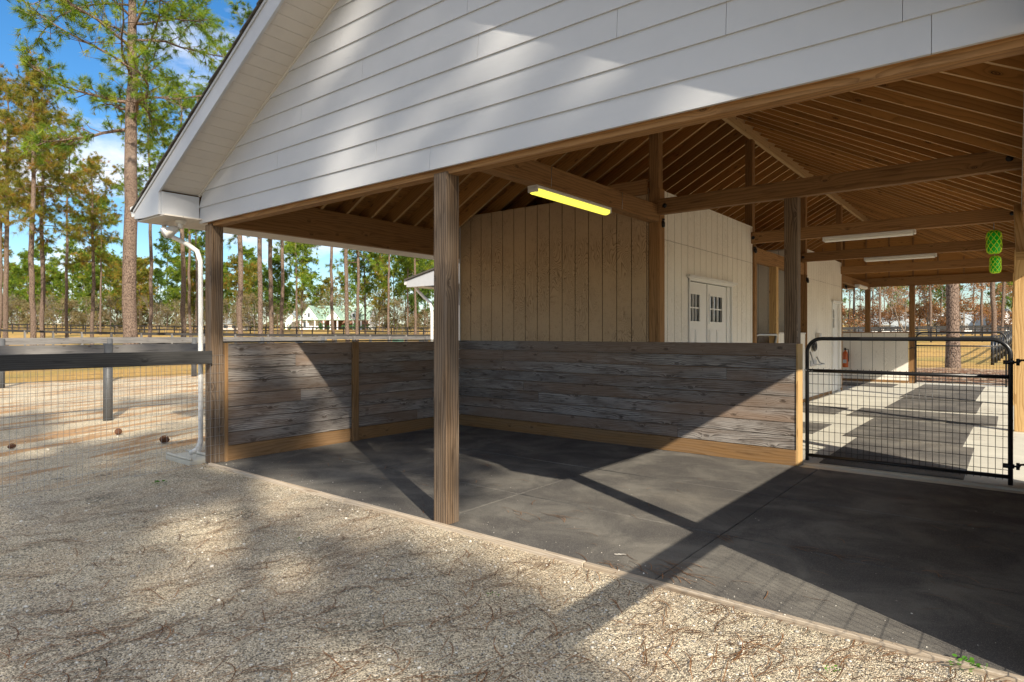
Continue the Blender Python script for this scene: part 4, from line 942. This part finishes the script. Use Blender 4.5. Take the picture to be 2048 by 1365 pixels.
# hero pine and the pines near it
proto('hero', pine(11, 23, 11.3, 5.2, .31, 38, 36, .40, .021, sub=4, clump=1.5), M['bark'], M['needle'])
proto('pineA', pine(21, 22, 11.0, 3.4, .195, 24, 30, .42, .025, sub=3, clump=1.5), M['bark'], M['needle'])
proto('pineB', pine(22, 23, 12.5, 3.0, .165, 22, 30, .42, .025, sub=3, clump=1.5), M['bark'], M['needle'])
proto('pineC', pine(23, 20, 9.0, 3.5, .18, 26, 30, .42, .025, sub=3, clump=1.5), M['bark'], M['needle'])
proto('farA', pine(31, 18, 7.5, 3.5, .14, 22, 14, .60, .08, sub=3, clump=1.3), M['bark'], M['needle'])
proto('farB', pine(32, 16, 4.0, 3.5, .13, 28, 14, .60, .08, sub=3, clump=1.4), M['bark'], M['needle_d'])
proto('farC', pine(33, 20, 10.5, 3.0, .13, 16, 14, .60, .08, sub=3, clump=1.3), M['bark'], M['needle'])
proto('scrubA', bare(41, 7.5, .09, 4, 900, .13), M['greybark'], M['scrub'])
proto('scrubB', bare(42, 9, .10, 4, 0), M['greybark'], None)
proto('scrubC', bare(43, 6.5, .08, 4, 1800, .14), M['greybark'], M['scrub'])
proto('oakA', bare(51, 8.5, .16, 5, 2600, .12, .6, 2), M['greybark'], M['rust'])
proto('oakB', bare(52, 7.5, .14, 5, 1500, .12, .6, 2), M['greybark'], M['rust'])
proto('shrubA', bare(61, 2.6, .05, 3, 1600, .10, .7, 3), M['greybark'], M['shrub'], 'stem', 'foliage')
plant('pine_tree', 'hero', ground_at(264, 30), 'tallest and thickest pine, its bare trunk passing just left of the barn eave corner', 'pine tree', 1., 4.0)
Y_ = [None, M['needle_y']]
near = [ # px, depth, proto, scale, mats, label
 (11, 46, 'pineA', .86, Y_, 'pine with bronze needles, trunk at the left edge of the photo'),
 (-3, 60, 'pineB', .85, Y_, 'pine partly cut by the left photo edge'),
 (66, 42, 'pineC', .95, [M['bark'], M['needle_y']], 'bronze pine with a charred black base, second big trunk from the left edge'),
 (83, 45, 'pineA', .80, Y_, 'pine close behind and right of the one with the charred base'),
 (134, 62, 'pineB', .86, None, 'slim pine midway between the charred trunk and the thickest pine'),
 (184, 54, 'pineC', .80, Y_, 'pine with dark patches up its trunk, left of the thickest pine'),
 (201, 92, 'farC', 1.0, None, 'very slim far pine just left of the thickest trunk'),
 (298, 50, 'pineB', .86, None, 'reddish pine trunk just right of the thickest pine'),
 (366, 58, 'pineA', 1.06, None, 'leaning pine trunk seen under the flood light'),
 (382, 84, 'pineB', 1.1, None, 'thin dark pine trunk left of the downspout'),
 (393, 100, 'farC', 1.2, None, 'thinnest pine trunk directly left of the downspout'),
 (478, 48, 'pineA', 1.02, None, 'dark streaked pine trunk just right of the corner post'),
 (522, 44, 'pineB', 1.0, None, 'straight reddish pine trunk, second right of the corner post'),
 (543, 60, 'pineC', 1.15, None, 'leaning grey pine trunk, third right of the corner post'),
 (562, 75, 'pineA', 1.1, None, 'slanting slim pine trunk left of the white house'),
 (594, 105, 'farA', 1.25, None, 'thin pine over the left gable of the white house'),
 (604, 112, 'farC', .95, None, 'small round topped pine over the porch of the white house'),
 (668, 66, 'pineB', 1.0, None, 'slightly leaning pine in front of the middle of the white house'),
 (697, 46, 'pineB', .90, None, 'thick pale pine trunk in front of the green roof'),
 (714, 70, 'pineC', .98, None, 'pine at the right dormer of the white house'),
 (731, 98, 'farA', 1.0, None, 'slim pine at the right end of the white house'),
 (777, 82, 'farC', 1.15, None, 'pine standing alone right of the white house'),
 (815, 96, 'farA', .95, None, 'small pine below the tip of the neighbouring eave'),
 (831, 86, 'farC', 1.15, None, 'straight pine behind the neighbouring downspout'),
 (850, 120, 'farA', 1.0, None, 'pine next to the weathered front post'),
 (1708, 92, 'farA', 1.1, None, 'thin pine left of the first far opening post'),
 (1760, 84, 'farC', 1.2, None, 'thin dark pine between the two far posts'),
 (1861, 80, 'farC', 1.2, None, 'thin pine right of the far gate post'),
 (1906, 27.6, 'pineA', 1.25, None, 'thick pine with a flared base just beyond the far gate'),
 (1963, 84, 'farC', 1.15, None, 'thin dark pine between the two thick pines beyond the far gate'),
 (1988, 55, 'pineC', 1.08, None, 'second thick pine beyond the far gate, near the right posts'),
 (2003, 74, 'farA', 1.1, None, 'slanting slim pine at the right end of the far opening')]
for px, z, key, s, mt, lab in near:
    o = plant('pine_tree', key, ground_at(px, z), lab, 'pine tree', s, group='pines around the barn', mats=mt)
    if 'leaning' in lab or 'slanting' in lab: o.rotation_euler = (R(1.6)*math.sin(px), R(1.8), 0)
# charred base of one pine
# woods behind the pasture: individual pines and bare scrub trees
for i in range(58):
    px = -150+i*18.4+rng.uniform(-8, 8); z = rng.uniform(112, 165)
    if px > 930: continue
    key = rng.choice(['farA', 'farB', 'farB', 'farC']); s = rng.uniform(.78, 1.12)*(z/140)
    if 560 < px < 745: z = rng.uniform(205, 230); s = rng.uniform(.85, 1.1)
    plant('pine_tree', key, ground_at(px, z), 'green pine in the woods behind the far pasture fence', 'pine tree', s, group='pines of the distant woods', mats=[None, rng.choice([M['needle'], M['needle_d'], M['needle'], M['needle_y']])])
for i in range(95):
    px = -150+i*11.6+rng.uniform(-5, 5); z = rng.uniform(104, 128)
    if 545 < px < 750: z = rng.uniform(200, 215)
    if px > 950: continue
    key = rng.choice(['scrubA', 'scrubB', 'scrubC', 'scrubA', 'scrubC']); s = rng.uniform(.65, 1.0)*(1.3 if z > 190 else 1)
    plant('scrub_tree', key, ground_at(px, z), 'thin bare or sparsely leaved tree at the edge of the distant woods', 'small tree', s, group='scrub trees at the wood edge')
for i, (px, z, s) in enumerate(((1640, 95, 1.0), (1672, 88, 1.1), (1700, 96, .95), (1735, 92, 1.0), (1782, 98, .9), (1800, 110, 1.1), (1838, 90, 1.05), (1858, 84, 1.0), (1885, 88, 1.1), (1925, 82, 1.15), (1945, 88, .95), (1975, 95, 1.0), (2010, 90, .9), (2060, 92, 1.), (1600, 92, 1.1))):
    plant('oak_tree', 'oakA' if i % 2 else 'oakB', ground_at(px, z), 'rust brown leaved oak beyond the far gate fences', 'oak tree', s*1.05, group='rusty oaks beyond the far gate')
for i in range(20):
    px = 1590+i*26+rng.uniform(-9, 9); z = rng.uniform(120, 160)
    plant('pine_tree', rng.choice(['farA', 'farB', 'farC']), ground_at(px, z), 'distant pine behind the rusty oaks', 'pine tree', rng.uniform(.7, 1.05), group='pines behind the rusty oaks', mats=[None, rng.choice([M['needle'], M['needle_d']])])
plant('bare_tree', 'scrubB', ground_at(1812, 60), 'bare leafless tree just left of the far gate post', 'bare tree', 1.05)
proto('shadeA', pine(71, 23, 14.8, 2.9, .17, 17, 30, .40, .055, sub=4, clump=1.6), M['bark'], M['needle'])
proto('shadeC', pine(72, 17, 9.5, 2.7, .15, 14, 26, .42, .05, sub=3), M['bark'], M['needle'])
def woods():
    g = np.random.default_rng(5); n = 42000; px = g.uniform(-260, 2300, n); px = px[(px < 1000) | (px > 1500)]; n = len(px)
    z = g.uniform(172, 196, n); h = g.uniform(0, 1, n)**.8*(6.5+3.2*np.sin(px*.021)+2.2*np.sin(px*.067+1)); a = R(HEAD); l = (px-1024)/FPX*z
    x = -math.sin(a)*z+math.cos(a)*l; y = math.cos(a)*z+math.sin(a)*l; zz = np.array([gz(p, q) for p, q in zip(x, y)])
    c = np.stack([x, y, zz+h], 1); d = g.normal(0, 1, (n, 3)); d /= np.linalg.norm(d, axis=1)[:, None]; e = np.cross(d, g.normal(0, 1, (n, 3))); e /= np.linalg.norm(e, axis=1)[:, None]; s = g.uniform(.2, .55, (n, 1))
    V = np.stack([c-d*s, c+e*s*.5, c+d*s, c-e*s*.5], 1).reshape(-1, 3); rn = np.clip(.5+.3*np.sin(px*.05)+g.normal(0, .2, n), 0, 1)
    tag(np_mesh('distant_woods', V, np.arange(len(V)).reshape(-1, 4), M['woods'], rnd=rn), kind='stuff')
M['woods'] = foliage('distant_wood_leaves', [(.07, .09, .03), (.14, .13, .06), (.22, .16, .10), (.09, .13, .03)])
woods()
# pines standing in the sun behind the camera; their crowns shade the gravel and the gable
def sunside(D, s): return (D*SUNX+s*.467, D*SUNY+s*.884, -.1)
for D, s, key, sc_, rz_ in ((23, .15, 'shadeA', 1.0, 3.3), (18, -3.3, 'shadeC', 1.0, 2.0), (24, -4.8, 'shadeC', 1.2, 4.0), (27, -1.6, 'shadeC', 1.0, .7)):
    plant('pine_tree', key, sunside(D, s), 'pine behind the camera shading the gravel', 'pine tree', sc_, rz_, group='pines behind the camera')
# ------------------------------------------------------------ buildings beyond
def gable_box(mb, x0, x1, y0, y1, zb, ze, zr_, axis='x', m=0):     # walls with gable ends; ridge along axis
    if axis == 'x':
        ym = (y0+y1)/2
        for x, s in ((x0, -1), (x1, 1)): P = [(x, y0, zb), (x, y1, zb), (x, y1, ze), (x, ym, zr_), (x, y0, ze)]; mb.poly(P if s < 0 else P[::-1], m=m)
        mb.poly([(x0, y0, zb), (x0, y0, ze), (x1, y0, ze), (x1, y0, zb)], m=m); mb.poly([(x0, y1, zb), (x1, y1, zb), (x1, y1, ze), (x0, y1, ze)], m=m)
    else:
        xm = (x0+x1)/2
        for y, s in ((y0, -1), (y1, 1)): P = [(x0, y, zb), (x1, y, zb), (x1, y, ze), (xm, y, zr_), (x0, y, ze)]; mb.poly(P if s > 0 else P[::-1], m=m)
        mb.poly([(x0, y0, zb), (x0, y1, zb), (x0, y1, ze), (x0, y0, ze)], m=m); mb.poly([(x1, y0, zb), (x1, y0, ze), (x1, y1, ze), (x1, y1, zb)], m=m)
    return mb
def roof(mb, x0, x1, y0, y1, ze, zr_, axis='x', o=.4, th=.18):
    if axis == 'x':
        ym = (y0+y1)/2; sl = (zr_-ze)/(ym-y0)
        for s, ye in ((-1, y0), (1, y1)):
            yo = ye+s*o; zo = ze-sl*o+.06; mb.beam(((x0-o+x1+o)/2, (yo+ym)/2, (zo+zr_)/2+.08), ((x0-o+x1+o)/2+1e-3, (yo+ym)/2, (zo+zr_)/2+.08), .01, .01) if False else None
            a = [(x0-o, yo, zo), (x1+o, yo, zo), (x1+o, ym, zr_+.06), (x0-o, ym, zr_+.06)]; b = [(p[0], p[1], p[2]+th) for p in a]
            mb.poly(a if s > 0 else a[::-1]); mb.poly(b[::-1] if s > 0 else b)
            for i in range(4): j = (i+1) % 4; mb.poly([a[i], a[j], b[j], b[i]])
    else:
        xm = (x0+x1)/2; sl = (zr_-ze)/(xm-x0)
        for s, xe in ((-1, x0), (1, x1)):
            xo = xe+s*o; zo = ze-sl*o+.06; a = [(xo, y0-o, zo), (xo, y1+o, zo), (xm, y1+o, zr_+.06), (xm, y0-o, zr_+.06)]; b = [(p[0], p[1], p[2]+th) for p in a]
            mb.poly(a if s < 0 else a[::-1]); mb.poly(b[::-1] if s < 0 else b)
            for i in range(4): j = (i+1) % 4; mb.poly([a[i], a[j], b[j], b[i]])
    return mb
M['greenroof'] = paint('green_metal_roof', (.30, .42, .33), .5, .15, .6); M['housewhite'] = paint('house_white', (.75, .76, .77), .5, .08, 1.); M['darkwin'] = simple('dark_window', (.05, .06, .07), .15); M['greyroof'] = paint('grey_roof', (.26, .29, .30), .6, .15, .6); M['porchbrown'] = paint('porch_brown', (.22, .12, .08), .8, .3, 1.)
def house_frame(px, z, face=0.):      # local frame: x to the right of the view, y away
    x, y, _ = cam_ray_point(px, z); return (x, y, gz(x, y)-.1)
hz = 175
hx = house_frame(650, hz)
H = thing('house', 'distant white house with green metal roofs, two front gables and porch', 'house', hx); H.rotation_euler.z = R(HEAD)
def hpart(name, mb, mat, parent=None, bevel=0):
    par = parent or H; me = mb.build(name, M[mat], None, loc=(0, 0, 0)); me.parent = par; return me
U = hz/FPX       # metres per photo pixel at the house
X_ = lambda px: (px-650)*U
Z_ = lambda py: (660-py)*U+.3
mb = gable_box(MB(), X_(575), X_(735), 2, 11, 0, Z_(641), Z_(614), 'x'); body = hpart('wall', mb, 'housewhite')
hpart('roof', roof(MB(), X_(606), X_(735), 0.5, 12.5, Z_(641), Z_(613.5), 'x'), 'greenroof')
mb = gable_box(MB(), X_(607), X_(642), -2.5, 6, 0, Z_(639), Z_(615.5), 'y'); hpart('wall', mb, 'housewhite'); hpart('roof', roof(MB(), X_(607), X_(642), -2.5, 6, Z_(639), Z_(615.5), 'y'), 'greenroof')
mb = gable_box(MB(), X_(657), X_(686), -2.2, 6, Z_(642), Z_(639.5), Z_(622), 'y'); hpart('wall', mb, 'housewhite'); hpart('roof', roof(MB(), X_(657), X_(686), -2.2, 6, Z_(639.5), Z_(622), 'y'), 'greenroof')
mb = gable_box(MB(), X_(573), X_(600), -1, 8, 0, Z_(643), Z_(630.5), 'y'); hpart('wall', mb, 'housewhite'); hpart('roof', roof(MB(), X_(573), X_(600), -1, 8, Z_(643), Z_(630.5), 'y'), 'greyroof')
mb = gable_box(MB(), X_(703), X_(716), -.5, 4, Z_(640), Z_(629), Z_(625), 'y'); dm = hpart('dormer', mb, 'housewhite'); r_ = roof(MB(), X_(703), X_(716), -.5, 4, Z_(629), Z_(625), 'y', .25); hpart('roof', r_, 'greenroof', dm)
MB()
hpart('porch_roof', MB().beam((X_(590), -3.4, Z_(642.5)), (X_(735), -3.4, Z_(642.5)), 3.2, .25), 'greenroof')
hpart('porch_wall', MB().box((X_(600), -.05, 0), (X_(734), 1.9, Z_(643)), 0), 'porchbrown')  # wall behind the porch columns in mottled brown
for px in (612, 624, 640, 657, 670, 684, 700, 715, 730): hpart('column', MB().box((X_(px)-.16, -4.7, 0), (X_(px)+.16, -4.4, Z_(643)), 2), 'housewhite')
hpart('bay', MB().box((X_(609), -3.8, 0), (X_(626), -2.5, Z_(645)), 2), 'housewhite')
for (a, b, c_, d, yy) in ((616, 621, 648, 658, -3.85), (615, 618, 630, 633, -2.55), (622, 625.5, 629, 637, -2.55), (668, 672, 628, 636, -2.25), (707, 711, 630, 637, -.55), (688, 694, 648, 657, -.1), (665, 670, 648, 657, -.1)):
    w_ = hpart('window', MB().box((X_(a), yy-.05, Z_(d)), (X_(b), yy, Z_(c_)), 2), 'darkwin')
for i, (px, z, s) in enumerate(((638, 158, 1.), (648, 150, 1.1), (658, 155, .9), (690, 152, 1.2), (705, 160, 1.), (716, 156, 1.05), (600, 158, .9), (735, 158, .9), (575, 150, .8), (725, 162, .9))):
    plant('shrub', 'shrubA', ground_at(px, z), 'rounded green shrub in front of the distant white house', 'shrub', s*.85, group='shrubs before the white house')
def small_house(label, px, z, w, d, he, hr, roofm, wallm='housewhite', rot=0., name='house', axis='x'):
    t = thing(name, label, 'house', house_frame(px, z)); t.rotation_euler.z = R(HEAD)+rot
    for nm, mb, mt in (('wall', gable_box(MB(), -w/2, w/2, 0, d, 0, he, hr, axis), wallm), ('roof', roof(MB(), -w/2, w/2, 0, d, he, hr, axis), roofm)):
        o = mb.build(nm, M[mt], None, loc=(0, 0, 0)); o.parent = t
    for k in (-.28, .28):
        o = MB().box((w*k-.5, -.05, he*.35), (w*k+.5, -.01, he*.8), 2).build('window', M['darkwin'], None, loc=(0, 0, 0)); o.parent = t
    return t
small_house('small distant garage with a grey roof and yellowish doors right of the corner post', 460, 150, 3.6, 6, 1.6, 2.9, 'greyroof', 'vinyl', name='garage')
small_house('distant low pale building beyond the pasture, between the two far posts', 1763, 108, 3.2, 5, 1.5, 2.4, 'greyroof', name='house')
small_house('distant grey roofed house just left of the far gate post', 1800, 112, 5.4, 6, 1.2, 3.6, 'greyroof', name='house')
small_house('distant grey roofed house between the two thick pines', 1962, 105, 5.5, 7, 1.4, 3.4, 'greyroof')
small_house('white gabled house at the right end of the far opening', 2014, 95, 3.2, 5, 1.6, 3.6, 'greyroof', axis='y')
# neighbouring shed: only its eave shows beyond the partition
nx, ny, _ = cam_ray_point(813, 20)
N = thing('shed', 'neighbouring white trimmed shed, only its eave and downspout showing left of the front post', 'shed', (nx+1.1, ny+.3, 0))
x0 = nx; y0 = ny
mb = MB(); x1 = x0+7.2; pk = 1.9
def npoly(xs_zs, ya, yb):
    m_ = MB(); f = [(x, ya, z) for x, z in xs_zs]; b = [(x, yb, z) for x, z in xs_zs]; m_.poly(f); m_.poly(b[::-1])
    for i in range(len(f)): j = (i+1) % len(f); m_.poly([f[i], b[i], b[j], f[j]])
    return m_
hE = 2.93
npoly([(x0, hE), (x0+3.6, hE), (x0+3.6, hE+.95), (x0, hE+.20)], y0, y0+.04).build('rake_fascia', M['trim'], N)
npoly([(x0-.05, hE+.205), (x0+3.6, hE+.965), (x0+3.6, hE+1.02), (x0-.08, hE+.25)], y0-.05, y0+9).build('roof', M['shingle'], N)
MB().box((x0+.03, y0+.05, hE-.001), (x0+.7, y0+9, hE+.02), 1).build('soffit', M['vinyl'], N)
MB().box((x0-.11, y0, hE+.08), (x0-.005, y0+9, hE+.2), 1).build('gutter', M['white_metal'], N)
MB().box((x0+.75, y0+.5, 0), (x0+3.6, y0+8, hE+.1), 2).build('wall', M['siding'], N)
MB().tube([(x0-.05, y0+.4, hE+.1), (x0+.1, y0+.4, hE-.1), (x0+.35, y0+.44, hE-.32), (x0+.62, y0+.45, hE-.5), (x0+.68, y0+.45, hE-.8), (x0+.68, y0+.45, .2)], .05, 8).build('downspout', M['white_metal'], N)
# a green utility box and white markers in the pasture
t = thing('utility_box', 'small green utility box on the pasture fence line', 'utility box', ground_at(796, 62)); 
o = MB().box((-.45, -.35, 0), (.45, .35, .75), 2).build('cabinet', M['shrubbox'] if 'shrubbox' in M else paint('utility_green', (.12, .28, .2), .5, .1), None, loc=(0, 0, .8)); o.parent = t
o = MB().box((-.5, -.4, .75), (.5, .4, .82)).build('lid', paint('utility_lid', (.3, .42, .36), .5, .1), None, loc=(0, 0, .8)); o.parent = t
